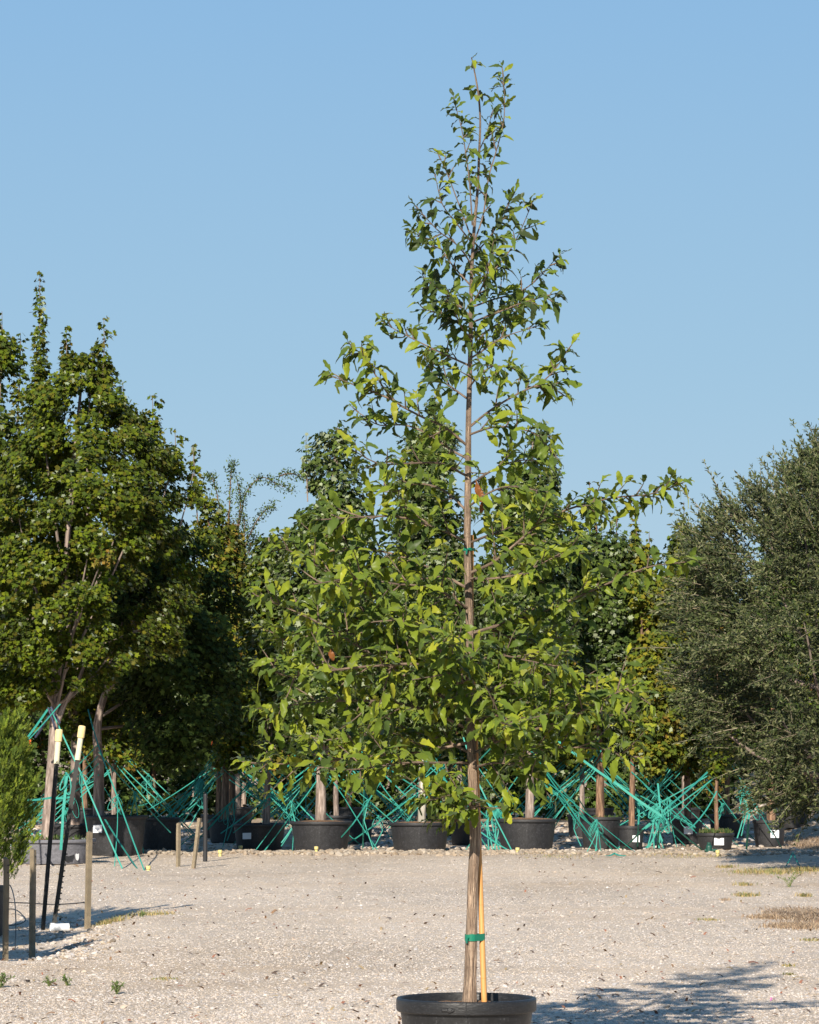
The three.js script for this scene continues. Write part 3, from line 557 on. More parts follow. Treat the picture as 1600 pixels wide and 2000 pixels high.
crownTree({ name: 'maple_tree', label: 'slim maple turning yellow between the oak and the grey-green live oak', seed: 111, pot: [1231, 1658, 52, 46], r: .05, bark: M.brownBark, trunk: [[1232, 1640], [1236, 1500], [1240, 1420]], profile: [[1070, 1215, 1275], [1150, 1205, 1310], [1280, 1195, 1342], [1400, 1205, 1335], [1480, 1225, 1335], [1505, 1240, 1320]], spires: [[1243, 985, 1090, 26], [1268, 1040, 1100, 22]], clumps: 110, clumpSize: .75, leaves: 13000, tones: GREEN_Y, pale: .03, warmClumps: .1 });
crownTree({ name: 'maple_tree', label: 'yellow-green maple half hidden by the live oak', seed: 112, pot: [1340, 1650, 66, 50], r: .06, bark: M.brownBark, trunk: [[1342, 1640], [1342, 1500], [1344, 1430]], profile: [[1010, 1318, 1352], [1080, 1290, 1390], [1200, 1275, 1410], [1350, 1285, 1420], [1450, 1300, 1420], [1510, 1320, 1400]], spires: [[1336, 980, 1060, 26]], clumps: 110, leaves: 12500, tones: GREEN_Y.concat(GREEN_A), warmClumps: .1 });
crownTree({ name: 'maple_tree', label: 'young maple in the small pot with the white card', seed: 113, pot: [1395, 1660, 74, 33], r: .034, bark: M.brownBark, trunk: [[1398, 1625], [1399, 1560], [1401, 1500]], profile: [[1270, 1385, 1420], [1350, 1360, 1440], [1450, 1358, 1440], [1500, 1370, 1430], [1530, 1385, 1415]], clumps: 40, clumpSize: .7, leaves: 2600, tones: GREEN_A, limbs: 6 });
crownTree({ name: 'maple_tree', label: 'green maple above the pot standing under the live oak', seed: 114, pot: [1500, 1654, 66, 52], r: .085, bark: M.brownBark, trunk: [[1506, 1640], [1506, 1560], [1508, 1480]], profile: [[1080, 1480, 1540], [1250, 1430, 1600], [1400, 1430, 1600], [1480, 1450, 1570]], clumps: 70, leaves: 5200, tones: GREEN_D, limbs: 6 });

// elm with arching sprays rising behind the yellowing maple
{
  setSeed(130); const d = 66, base = V((455 - 800) / F * d, 0, -d); base.y = groundY(base.x, base.z);
  const t = thing('elm_tree', 'wispy elm whose thin sprays arch against the sky', 'tree', base); const T = (x, y, z = 0) => at(x, y, d + z).sub(base);
  obj('trunk', tube(spline([V(0, -.02, 0), T(452, 1300), T(448, 1080), T(446, 1000)], 30), (u) => .07 * (1 - .8 * u), 9, .1), M.brownBark, t);
  const arcs = [[[448, 1120], [432, 1010], [415, 935], [405, 928]], [[450, 1100], [448, 1000], [452, 920], [456, 902]], [[450, 1120], [470, 1010], [485, 955], [512, 932], [540, 945], [572, 958]], [[450, 1150], [490, 1040], [515, 1000], [540, 985]], [[448, 1150], [420, 1060], [395, 980], [390, 950]], [[450, 1140], [462, 1040], [470, 980], [462, 930]], [[446, 1160], [400, 1080], [385, 1010]], [[452, 1160], [485, 1080], [500, 1040]], [[545, 930], [565, 925], [600, 935], [640, 960]], [[452, 1180], [470, 1100], [478, 1040], [476, 1010]]];
  const list = [];
  for (const a of arcs) { const c = new THREE.CatmullRomCurve3(a.map(([x, y]) => T(x, y, gauss() * .3)), false, 'centripetal'); obj('branch', tube(c.getPoints(14), (u) => .016 * (1 - .85 * u) + .002, 5), M.brownBark, t); const n = Math.round(c.getLength() * 190); for (let i = 0; i < n; i++) { const u = Math.pow(rnd(), .8); const p = c.getPoint(u).add(V(gauss() * .10, gauss() * .10, gauss() * .12)); list.push([basis(p, randDir(), V(gauss(), 1, gauss()), R(.04, .075), 1.3), pick(GREEN_S).clone().multiplyScalar(R(.8, 1.2))]); } }
  copies('crown', smallLeaf, LEAF, list, t);
}

// ---------------------------------------------------------------- live oak at the right
{
  setSeed(140); const d = 47.5, base = V((1655 - 800) / F * d, 0, -d); base.y = groundY(base.x, base.z); const k = d / F;
  const t = thing('live_oak', 'dense grey-green live oak with fine arching twigs', 'tree', base); const T = (x, y, z = 0) => at(x, y, d + z).sub(base);
  const prof = [[872, 1600, 1720], [922, 1562, 1800], [970, 1470, 1850], [1000, 1385, 1900], [1060, 1335, 1950], [1150, 1292, 2000], [1250, 1288, 2010], [1350, 1325, 1985], [1450, 1362, 1950], [1520, 1400, 1900], [1568, 1450, 1850]].map(([y, l, r]) => ({ y: T(0, y).y, c: ((l + r) / 2 - 800) * k - base.x, w: (r - l) / 2 * k }));
  const row = (y) => { if (y >= prof[0].y) return prof[0]; for (let i = 1; i < prof.length; i++) if (y >= prof[i].y) { const a = prof[i - 1], b = prof[i], u = (a.y - y) / (a.y - b.y); return { c: a.c + (b.c - a.c) * u, w: a.w + (b.w - a.w) * u }; } return prof[prof.length - 1]; };
  obj('trunk', tube(spline([V(0, -.03, 0), V(.03, .7, .02), V(-.02, 1.5, 0), V(.05, 3, 0), V(.1, 5, 0)], 24), (u) => .15 * (1 - .8 * u), 12, .12), M.mapleBark, t);
  const leaves = [], sticks = []; const y0 = prof[prof.length - 1].y, y1 = prof[0].y;
  const twigGeo = tube([V(0, 0, 0), V(.5, .0, 0), V(1, -.03, 0)], (u) => .009 * (1 - .7 * u), 4, 0, false);
  const tones = [rgb(.05, .07, .014), rgb(.065, .085, .02), rgb(.032, .052, .010), rgb(.105, .118, .042), rgb(.024, .04, .009), rgb(.16, .165, .075)];
  const clumps = []; while (clumps.length < 760) { const y = R(y0, y1), q = row(y); if (rnd() > q.w / 2.6 + .1) continue; const a = R(0, 6.2832), rr = Math.pow(rnd(), .3), rc = R(.2, .42), rad = Math.max(0, q.w - rc * .6) * rr; const p = V(q.c + Math.cos(a) * rad, y, Math.sin(a) * rad); const c0 = (y - y0) / (y1 - y0); if (p.z < -1.2 && rnd() < .75) continue; if (noise(p.x * 1.1 + 23, p.y * 1.1, p.z * 1.1) < (c0 > .62 ? -.3 : -.1)) continue; if (p.x > 1.6 && rnd() < .5) continue; clumps.push({ p, r: rc, q, top: (y - y0) / (y1 - y0) }); }
  for (const c of clumps.slice(0, 30)) obj('branch', tube(spline([V(0, Math.max(.8, c.p.y * .55), 0), c.p.clone().multiplyScalar(.6).add(V(0, .25, 0)), c.p], 9), (u) => .04 * (1 - .85 * u) + .004, 6, .1), M.mapleBark, t);
  for (const c of clumps) {
    const out = V(c.p.x - c.q.c, (c.top - .45) * 1.2, c.p.z).normalize(); const tone = R(.8, 1.2);
    for (let s = 0; s < 14; s++) {
      const b = c.p.clone().add(randDir().multiplyScalar(c.r * rnd())); const dir = out.clone().add(V(gauss() * .7, gauss() * .6 + (c.top > .7 ? .7 : .1), gauss() * .7)).normalize(); const len = R(.16, .42) * (rnd() < .06 ? 1.9 : 1);
      if (rnd() < .45) sticks.push([basis(b, dir, UPV, len, 1 / 1), pick([rgb(.30, .24, .16), rgb(.22, .18, .12), rgb(.36, .31, .22)])]);
      const n = Math.round(len * 52); for (let i = 0; i < n; i++) { const u = .1 + .9 * rnd(); const p = b.clone().addScaledVector(dir, len * u).add(V(0, -.03 * u * len, 0)); const ld = dir.clone().multiplyScalar(R(.4, 1)).add(V(gauss(), gauss() * .8 + .1, gauss())); leaves.push([basis(p, ld, V(gauss() * .8, R(0, 1), gauss() * .8 + .25), R(.045, .082), .95), pick(tones).clone().multiplyScalar(tone * R(.8, 1.2))]); }
    }
  }
  // long sprays sticking out of the outline
  for (const [px, py, ex, ey] of [[1480, 1000, 1488, 893], [1520, 980, 1516, 905], [1560, 930, 1545, 870], [1420, 1010, 1398, 950], [1585, 880, 1592, 835], [1450, 990, 1440, 945], [1350, 1060, 1322, 1020], [1560, 900, 1566, 855], [1380, 1000, 1372, 965]]) { const a = T(px, py, -.2), e = T(ex, ey, -.2), dir = e.clone().sub(a), len = dir.length(); dir.normalize(); sticks.push([basis(a, dir, V(0, 0, 1), len), rgb(.28, .24, .15)]); for (let i = 0; i < len * 75; i++) { const u = .15 + .85 * rnd(); leaves.push([basis(a.clone().addScaledVector(dir, len * u), dir.clone().add(randDir().multiplyScalar(.9)), randDir().add(V(0, .4, .5)), R(.04, .065) * (1.2 - .5 * u)), pick(tones)]); } }
  copies('twigs', twigGeo, std(0xffffff, .9), sticks, t);
  copies('crown', smallLeaf, leafMat(0xffffff, .35, .2), leaves, t);
  console.log('live oak leaves', leaves.length);
}

// ---------------------------------------------------------------- junipers at the left edge
function juniper(px, d, h, w, label, sd) {
  setSeed(sd); const base = V((px - 800) / F * d, 0, -d); base.y = groundY(base.x, base.z);
  const t = thing('juniper', label, 'shrub', base); obj('trunk', tube([V(0, -.02, 0), V(0, h * .5, 0), V(.01, h * .9, 0)], [.03, .02, .006], 8), M.brownBark, t);
  // a flat spray of scale leaves: several thin blades on a stem
  const bl = []; for (let i = 0; i < 9; i++) { const u = i / 9, a = (i % 2 ? 1 : -1) * (.5 + .2 * (i % 3)), x = u * .8, l = .36 * (1 - u * .6); bl.push([x, 0, a, l]); } bl.push([.5, 0, 0, .5]); bl.push([0, 0, 0, .6]);
  const pos = [], idx = []; for (const [x, y, a, l] of bl) { const c = Math.cos(a), s = Math.sin(a), b = pos.length / 3, w2 = .035; pos.push(x - s * w2, y, c * w2, x + s * w2, y, -c * w2, x + c * l * .6 + s * w2, y + .05, s * l * .6 - c * w2, x + c * l * .6 - s * w2, y + .05, s * l * .6 + c * w2, x + c * l, y + .02, s * l); idx.push(b, b + 2, b + 1, b, b + 3, b + 2, b + 3, b + 4, b + 2); }
  const spray = geoFrom(pos, idx); const list = [];
  const tones = [rgb(.13, .185, .013), rgb(.165, .22, .015), rgb(.10, .15, .013), rgb(.20, .24, .022), rgb(.07, .115, .012)];
  const plumes = []; for (let i = 0; i < 230; i++) { const u = Math.pow(rnd(), .8), y = .55 + (h - .95) * u, rad = w * Math.pow(Math.sin(Math.PI * Math.min(1, .12 + .88 * Math.pow(1 - u, .75) * .62)), .9), a = R(0, 6.28); plumes.push([V(Math.cos(a) * rad * .55, y, Math.sin(a) * rad * .55), V(Math.cos(a) * .8, R(1.1, 2), Math.sin(a) * .8).normalize(), R(.28, .5)]); }
  for (const [p, dir, l] of plumes) { const tone = R(.75, 1.25); for (let i = 0; i < 70; i++) { const u = rnd(); const q = p.clone().addScaledVector(dir, l * u).add(randDir().multiplyScalar(.075 * (1 - u * .75))); list.push([basis(q, dir.clone().add(randDir().multiplyScalar(.75)).add(V(0, .3, 0)), randDir(), R(.045, .085)), pick(tones).clone().multiplyScalar(tone * R(.85, 1.15))]); } }
  copies('foliage', spray, leafMat(0xffffff, .1, .25), list, t); makePot('nursery_pot', label.includes('cut') ? 'black pot edge of the juniper cut off by the photo edge' : label.includes('hidden') ? 'black pot of the hidden juniper past the edge' : 'black pot of the juniper outside the picture', base.clone(), .26, .48, { fill: .04 }); return base;
}
const jb = juniper(-34, 33, 2.2, .56, 'bright green juniper cut off by the edge beside the stakes', 150);
juniper(-165, 30.2, 1.9, .6, 'green juniper standing hidden past the edge, next to the visible one', 152);
juniper(-185, 27.4, 1.9, .6, 'green juniper standing just outside the picture by the stakes', 151);

// ---------------------------------------------------------------- rear rows
const rearSpots = [];
{
  const protos = [];
  const kinds = [[GREEN_D, .08, .105], [GREEN_A, .04, .10], [GREEN_S, .16, .105], [GREEN_Y.concat(GREEN_A), .02, .10], [GREEN_D, .05], [GREEN_S.concat(GREEN_D), .06]];
  const spots = []; setSeed(160);
  for (const [d, gap, n] of [[64, 2.35, 8], [71, 2.5, 8], [79, 2.2, 10], [90, 2.4, 11]]) for (let i = 0; i < n; i++) spots.push([(i - (n - 1) / 2) * gap + R(-.5, .5) - (d > 75 ? .6 : 0), d + R(-.9, .9), R(.86, 1.05) * (d > 75 ? 1.22 : d > 68 ? 1.14 : .98), R(0, 6.28)]);
  spots.forEach(([x, d, s, turn], i) => {
    if (x > 6.2 && d > 60) x = x - .8; s = Math.min(s, (1.0 + 435 * d / F) / 5.9); anchors.push(V(x, groundY(x, -d), -d)); const ph = d < 75 ? .36 : 0; if (ph) rearSpots.push([x, -d]);
    const far = d > 75, kd = far ? 4 + i % 2 : (i * 7 + Math.floor(i / 8)) % 4;
    if (!protos[kd]) {
      const dd = 60, P = (h) => 1450 - (h - EYE) * F / dd, X = (w) => w * F / dd, [tones, pale] = kinds[kd];
      protos[kd] = crownTree({ name: 'nursery_tree', label: 'nursery tree in the crowded rows far behind the pots', group: 'trees in the rear rows', seed: 170 + kd, d: dd, base: V(0, 0, -dd), r: .06, bark: [M.brownBark, M.mapleBark][kd % 2], trunk: [[800, P(0)], [802, P(.9)], [799, P(1.6)]], profile: (far ? [[5.9, .3], [5.2, .7], [4.2, 1.1], [3, 1.4], [2, 1.5], [1.2, 1.5], [.5, 1.45], [.12, 1.3]] : [[5.9, .2], [5.2, .55], [4.2, .95], [3, 1.2], [2, 1.2], [1.4, .95], [1.05, .5]]).map(([h, w]) => [P(h), 800 - X(w), 800 + X(w)]), clumps: far ? 150 : 95, clumpSize: far ? 1.3 : 1, leaves: far ? 6000 : 6800, leaf: far ? .15 : .105, tones, pale, limbs: 8, warmClumps: kd === 3 ? .2 : .05 });
      const t = protos[kd]; t.position.set(x, groundY(x, -d) + ph, -d); t.scale.setScalar(s); t.rotation.y = turn;
    } else { const t = protos[kd].clone(); t.name = numbered('nursery_tree'); t.userData = { ...protos[kd].userData }; scene.add(t); t.position.set(x, groundY(x, -d) + ph, -d); t.scale.setScalar(s); t.rotation.y = turn; }
  });
}

// ---------------------------------------------------------------- pots of the rows
setSeed(200);
const mulch = M.soil;
function rowPot(px, py, wpx, hpx, label, opt = {}) { const p = potSpot(px, py, wpx); const k = F / -p.z; return makePot('nursery_pot', label, p, wpx / 2 / k, hpx / k, { ...opt }); }
const potA = rowPot(108, 1687, 166, 48, 'wide weathered grey pot with a torn hole, under the big maple', { mat: M.potGrey, weeds: 160, fill: .03 });
{ // torn hole and pale split flap low on the grey pot
  const t = potA, blob = (w, h, sd) => { const sh = new THREE.Shape(); for (let k = 0; k < 18; k++) { const a = k / 18 * 6.2832, q = 1 + .22 * noise(Math.cos(a) * 2 + sd, Math.sin(a) * 2); (k ? sh.lineTo : sh.moveTo).call(sh, Math.cos(a) * w * q, Math.sin(a) * h * q); } return new THREE.ExtrudeGeometry(sh, { depth: .006, bevelEnabled: false }); };
  const put = (name, g, mat, a, y, out, lab) => { const m = obj(name, g, mat, t); const r = .605 * (.82 + .12 * y / .33) + out; m.position.set(Math.sin(a) * r, y, Math.cos(a) * r); m.rotation.y = a; m.userData.label = lab; };
  put('hole', blob(.085, .085, 1), M.blackTube, .52, .13, .004, 'torn dark hole'); put('torn_flap', blob(.03, .075, 5), M.white, .78, .13, .012, 'pale split flap at the hole'); put('torn_flap', blob(.009, .07, 9), M.white, .35, .14, .01, 'thin pale torn edge');
}
rowPot(146, 1666, 110, 56, 'dark pot peeping out behind the torn grey pot', {});
rowPot(228, 1672, 126, 78, 'big black pot in deep shade with a white card high on its side', { tagAt: [-.55, .42, .17, .12], weeds: 40 });
rowPot(312, 1662, 86, 66, 'shaded black pot standing behind the two short stakes', { weeds: 30 });
rowPot(440, 1646, 66, 46, 'black pot of the yellowing maple, deep in shade', {});
rowPot(508, 1660, 106, 52, 'black pot in shade with a white card, left of the wide sunlit pot', { tagAt: [-.48, .24, .16, .10] });
rowPot(628, 1666, 123, 60, 'wide black sunlit pot under the silvery maple', { fill: .02 });
rowPot(820, 1665, 121, 58, 'wide black sunlit pot partly behind the low oak sprig', { fill: .02 });
rowPot(1028, 1667, 120, 63, 'wide black sunlit pot right of the oak trunk', { fill: .015 });
rowPot(1172, 1657, 82, 62, 'black pot between tangled straps, weeds on its soil', { weeds: 120 });
rowPot(1231, 1658, 52, 46, 'narrow black pot carrying a white card, beside the strap tangle', { tagAt: [.35, .18, .13, .11] });
rowPot(1340, 1650, 66, 50, 'black pot behind the small pot with a square white card', { tagAt: [-.0, .25, .15, .13] });
rowPot(1395, 1660, 74, 33, 'small black pot with a white card and green weeds on top', { tagAt: [.12, .14, .16, .115], weeds: 260, fill: .015 });
rowPot(1500, 1654, 66, 52, 'black pot with a white card under the live oak', { tagAt: [.25, .22, .15, .13] });
rowPot(700, 1648, 60, 48, 'dark pot glimpsed between two wide sunlit pots', {});
rowPot(905, 1650, 56, 48, 'dark pot half hidden by the oak trunk', {});
for (const [x, z] of rearSpots) makePot('nursery_pot', 'black pot lost in the dark rear rows', V(x, groundY(x, z), z), R(.27, .34), .42, { group: 'pots in the rear rows' });

// ---------------------------------------------------------------- straps
function strap(label, pts, { w = .021, dark = false, knot, tail, group, loops = 0, sag = .015 } = {}) {
  const low = pts.reduce((a, p) => p.y < a.y ? p : a, pts[0]); const b = low.clone();
  const t = thing('tie_strap', label, 'strap', b, group); const q = pts.map((p) => p.clone().sub(b)); const mat = dark ? M.strapDark : M.strap;
  const s = []; for (let i = 0; i < q.length - 1; i++) for (let k = 0; k < 6; k++) { const u = k / 6; s.push(q[i].clone().lerp(q[i + 1], u).add(V(0, -sag * Math.sin(Math.PI * u), 0))); } s.push(q[q.length - 1]);
  obj('webbing', band(s, w, .003, R(-.5, .5), R(-.6, .6)), mat, t);
  if (knot !== undefined) {
    const kp = q[knot]; const g = new THREE.TorusKnotGeometry(.02, .009, 40, 6, 2, 3); const m = obj('knot', g, mat, t); m.position.copy(kp); m.rotation.set(R(0, 3), R(0, 3), 0);
    if (tail) { const e = tail.clone().sub(b); obj('loose_end', band(spline([kp, kp.clone().lerp(e, .4).add(V(R(-.03, .03), 0, .03)), e], 10), w * .7, .002, R(-1, 1), R(-2, 2)), mat, t); }
    for (let i = 0; i < loops; i++) { const a = R(.05, .12), pts2 = []; const sd = R(-1, 1), l = R(.1, .3); for (let k = 0; k <= 14; k++) { const u = k / 14 * Math.PI * 2; pts2.push(kp.clone().add(V(Math.sin(u) * a * .5 + sd * .12 * (1 - Math.cos(u)) * .5, -(1 - Math.cos(u)) * l * .5, .02 + .03 * Math.sin(u)))); } obj('loop', band(pts2, w * .4, .002, R(-1, 1), R(-1, 1)), mat, t); }
  }
  return t;
}
setSeed(300);
const S = (px, py, d) => at(px, py, d); const G = (px, py) => { const p = gnd(px, py); p.y += .004; return p; };
strap('long turquoise strap from the big maple, knotted midway, beside the capped poles', [S(100, 1385, 49.4), S(159, 1511, 49.2), G(239, 1694)], { knot: 1, tail: S(171, 1626, 49.0), loops: 2 });
strap('long turquoise strap crossing the black pots, bunched loops at its knot', [S(172, 1385, 53.9), S(191, 1452, 52.5), S(229, 1555, 50.8), G(282, 1697)], { knot: 2, tail: S(224, 1692, 49.4), loops: 4 });
strap('thin dark green strap reaching the gravel between two turquoise ones', [S(205, 1600, 52), G(268, 1694)], { dark: true, w: .028 });
strap('turquoise strap from the maple fork down towards the juniper', [S(118, 1375, 49.4), S(38, 1463, 48), S(-20, 1530, 47)], { w: .028 });
strap('outer turquoise strap running from the maple behind the juniper', [S(96, 1382, 49.6), S(20, 1484, 48.5), S(-40, 1560, 47.5)], { w: .03 });
strap('level turquoise strap tying the maple trunk to a capped pole', [S(40, 1562, 49), S(100, 1558, 49.3), S(142, 1556, 49.0)], { w: .03, knot: 2, loops: 2 });
strap('turquoise strap hanging straight down behind the leaning pole', [S(131, 1512, 48.8), S(124, 1580, 48.8), S(119, 1660, 48.8)], { w: .038, knot: 0, loops: 2 });
strap('short turquoise strap end above the grey pot by the juniper', [S(40, 1595, 48.8), S(64, 1630, 48.7)], { w: .03 });
strap('turquoise strap rising from the foot of the wide pot to the left', [G(638, 1664), S(688, 1611, 54.5), S(735, 1540, 55.5), S(770, 1480, 56)], {});
strap('turquoise strap slanting from the wide pot up to the low oak sprig', [G(660, 1660), S(790, 1568, 55.2), S(850, 1520, 55.6)], {});
strap('upright turquoise strap between the two wide pots', [G(709, 1657), S(711, 1543, 55.6)], { w: .026 });
strap('turquoise strap ending at the pale maple trunk', [S(745, 1492, 54.5), S(766, 1506, 54.8), S(822, 1543, 55.2)], {});
strap('turquoise strap falling from the oak leaves onto the wide left pot', [S(510, 1484, 56), S(560, 1543, 56), S(617, 1605, 55.6)], { knot: 1, loops: 3, tail: S(585, 1590, 55.7) });
strap('turquoise strap running from the silvery maple down to its left', [S(628, 1395, 55.3), S(595, 1445, 55.2), S(520, 1560, 56), G(455, 1650)], {});
strap('turquoise strap running from the silvery maple down to its right', [S(628, 1395, 55.3), S(700, 1462, 55.4), S(800, 1560, 55.8), G(872, 1660)], {});
strap('turquoise strap beside the oak trunk falling to the right pot foot', [S(905, 1440, 55), S(936, 1532, 54.8), G(1001, 1667)], {});
strap('second turquoise strap meeting the ground at the right pot foot', [S(860, 1565, 55.5), S(943, 1628, 54.9), G(1001, 1668)], {});
strap('strap passing under the oak arm towards the right pot tree', [S(1034, 1395, 55.3), S(985, 1432, 55), S(920, 1500, 55.5), G(850, 1652)], {});
strap('broad bright strap stretched from the oak leaves into the right tangle', [S(1085, 1440, 54.8), S(1111, 1463, 54.6), S(1203, 1530, 54.6), S(1295, 1595, 54.4), G(1372, 1660)], { w: .038, knot: 3, loops: 4 });
strap('turquoise strap in front of the pot with weeds, down to the gravel', [S(1130, 1560, 55), G(1196, 1656)], {});
strap('strap from the right maple crossing down into the tangle', [S(1382, 1508, 56), S(1305, 1575, 55), S(1255, 1620, 55), G(1214, 1658)], { w: .03 });
strap('short strap rising from the small carded pot', [S(1350, 1616, 55), S(1378, 1584, 55.4), S(1400, 1545, 55.6)], {});
strap('pair strap sloping onto the pot under the live oak', [S(1455, 1540, 55.5), S(1492, 1590, 55), G(1527, 1656)], {});
strap('turquoise strap bundle hanging beside the carded pot under the live oak', [S(1468, 1565, 55), S(1462, 1600, 55), G(1458, 1660)], { w: .034, knot: 0, loops: 4 });
strap('frayed hanging strap at the heart of the right tangle', [S(1285, 1530, 55), S(1290, 1580, 54.8), G(1284, 1656)], { w: .03, knot: 1, loops: 6 });
strap('loose strap end dangling left of the right tangle', [S(1249, 1570, 54.8), S(1247, 1610, 54.8), G(1245, 1657)], { w: .03, knot: 0, loops: 3 });
strap('cut piece of turquoise strap lying on the rubble', [G(1183, 1674).add(V(0, .03, 0)), G(1200, 1672).add(V(0, .05, 0)), G(1222, 1674).add(V(0, .03, 0))], { w: .03 });
strap('thin turquoise legs of a fallen strap by the dry grass', [G(1535, 1690), S(1549, 1664, 50), G(1562, 1690)], { w: .02 });
// the web of straps between the rows
const webLabel = 'turquoise strap in the crisscross web between the rear tree rows', webGroup = 'straps of the rear web';
const inWeb = anchors.filter((p) => -p.z < 74 && p.x < 5.8 && p.x > -6), mids = [];
for (let i = 0; i < 205; i++) {
  const t = inWeb[i % inWeb.length], front = -t.z < 61; if (front && rnd() < .35) continue;
  const a = t.clone().add(V(R(-.03, .03), R(1.2, 1.85), .09)), turn = (rnd() < .5 ? 0 : Math.PI) + R(-.5, .5), run = R(1.0, 1.9);
  const b = V(a.x + Math.cos(turn) * run, 0, front ? a.z - R(.4, 1.3) : a.z + Math.sin(turn) * run * .8 + .2); b.y = groundY(b.x, b.z) + (rnd() < .3 ? R(.2, .4) : .004); if (b.x > 6.2) continue;
  const mid = a.clone().lerp(b, R(.35, .65)); mids.push(mid);
  strap(webLabel, [a, mid, b], { w: R(.012, .022), dark: rnd() < .42, sag: R(.0, .02), group: webGroup, ...(rnd() < .22 ? { knot: 1, loops: Math.floor(R(1, 4)) } : {}) });
}
for (let i = 0; i < 44; i++) { // loose ends knotted to those straps
  const cx = pick([1285, 1285, 1290, 1430, 720, 600, 1160, 970, 400, 280, 480]); const near = mids.map((m) => [Math.abs(800 + m.x / -m.z * F - cx) + R(0, 60) - 4 * (m.z + 56), m]).sort((p, q) => p[0] - q[0])[0][1];
  const y = near.y - .01, g = groundY(near.x, near.z) + .02, p = near.clone().add(V(0, -.01, .012));
  strap('frayed turquoise strap end hanging in the rear web', [p, V(p.x + R(-.08, .08), g + (y - g) * .6, p.z + .02), V(p.x + R(-.16, .16), Math.max(g, y - R(.4, 1.0)), p.z + .05)], { w: R(.012, .024), group: 'hanging strap ends', knot: 0, loops: Math.floor(R(2, 5)) });
}
{ // dark rubber sleeves and an orange marker on the maple straps
  const p = S(622, 1392, 55.3); const t = thing('rubber_sleeve', 'dark blue rubber sleeve round the silvery maple where straps meet', 'sleeve', p); obj('ring', new THREE.TorusGeometry(.085, .018, 8, 24).rotateX(1.2).rotateZ(.35), M.rubber, t); obj('ring', new THREE.TorusGeometry(.09, .014, 8, 24).rotateX(1.8).rotateZ(.1), M.rubber, t);
  const q = S(108, 1385, 49.4); const u = thing('rubber_sleeve', 'dark rubber sleeves crossed on the big maple fork', 'sleeve', q); obj('sleeve', tube([V(-.09, .02, .1), V(-.03, -.14, .11), V(.02, -.3, .1)], .016, 8), M.rubber, u); obj('sleeve', tube([V(-.05, .03, .11), V(.02, -.1, .12), V(.08, -.2, .1)], .016, 8), M.rubber, u); obj('sleeve', tube([V(-.3, -.4, -.2), V(-.2, -.27, -.1), V(-.08, -.1, .1)], .017, 8), M.rubber, u);
  const o = S(58, 1452, 48.2); tag(obj('marker_ribbon', band([V(0, .05, 0), V(.01, 0, .01), V(-.01, -.08, .02), V(.0, -.14, .01)], .05, .002, .6, 1).translate(o.x, o.y, o.z), M.orange), 'orange marker ribbon on the strap by the juniper', 'ribbon');
  const o2 = S(415, 1445, 60); tag(obj('marker_ribbon', band([V(0, .06, 0), V(.01, 0, .01), V(-.02, -.09, .02)], .035, .002, .4, 1).translate(o2.x, o2.y, o2.z), M.orange), 'small red marker ribbon in the dark trees above the short stakes', 'ribbon');
}

// ---------------------------------------------------------------- stakes and poles
function woodStake(label, base, top, w, dp) { // pixels of foot and head
  const b = gnd(...base), k = F / -b.z, tp = at(top[0], top[1], -b.z); const t = thing('wooden_stake', label, 'stake', b);
  const dir = tp.clone().sub(b), len = dir.length(); const g = new THREE.BoxGeometry(w / k, len + .15, dp / k, 2, 12, 2); const p = g.attributes.position;
  for (let i = 0; i < p.count; i++) { const y = p.getY(i); p.setX(i, p.getX(i) * (1 + .08 * noise(y * 5 + b.x, 1, p.getZ(i) * 20)) + .004 * noise(y * 2, b.x)); p.setZ(i, p.getZ(i) * (1 + .08 * noise(3, y * 5 + b.x, p.getX(i) * 20))); if (y > len / 2) p.setY(i, y + .02 * noise(p.getX(i) * 60, p.getZ(i) * 60, b.x) - .008 * (p.getX(i) > 0 ? 1 : 0)); }
  g.computeVertexNormals(); g.translate(0, (len - .15) / 2, 0); const m = obj('shaft', g, M.wood, t); m.quaternion.setFromUnitVectors(UPV, dir.normalize()); m.rotateY(.5 + base[0] * .01);
  for (const y of [.86, .93]) { const n = obj('nail', new THREE.CylinderGeometry(.006, .006, .006, 8), M.blackTube, m); n.rotation.x = Math.PI / 2; n.position.set(.006, len * y, dp / k / 2 + .003); }
}
woodStake('weathered wooden stake at the very edge of the picture', [11, 1864], [13, 1676], 9, 8);
woodStake('dark stained wooden stake between the edge stake and the capped poles', [63, 1848], [65, 1658], 9.5, 9);
woodStake('weathered wooden stake just right of the two capped poles', [171, 1797], [175, 1624], 9, 9);
woodStake('short upright wooden stake before the shaded pots', [348, 1691], [349, 1607], 6.5, 6);
woodStake('short leaning wooden stake before the shaded pots', [378, 1694], [390, 1597], 7, 6);
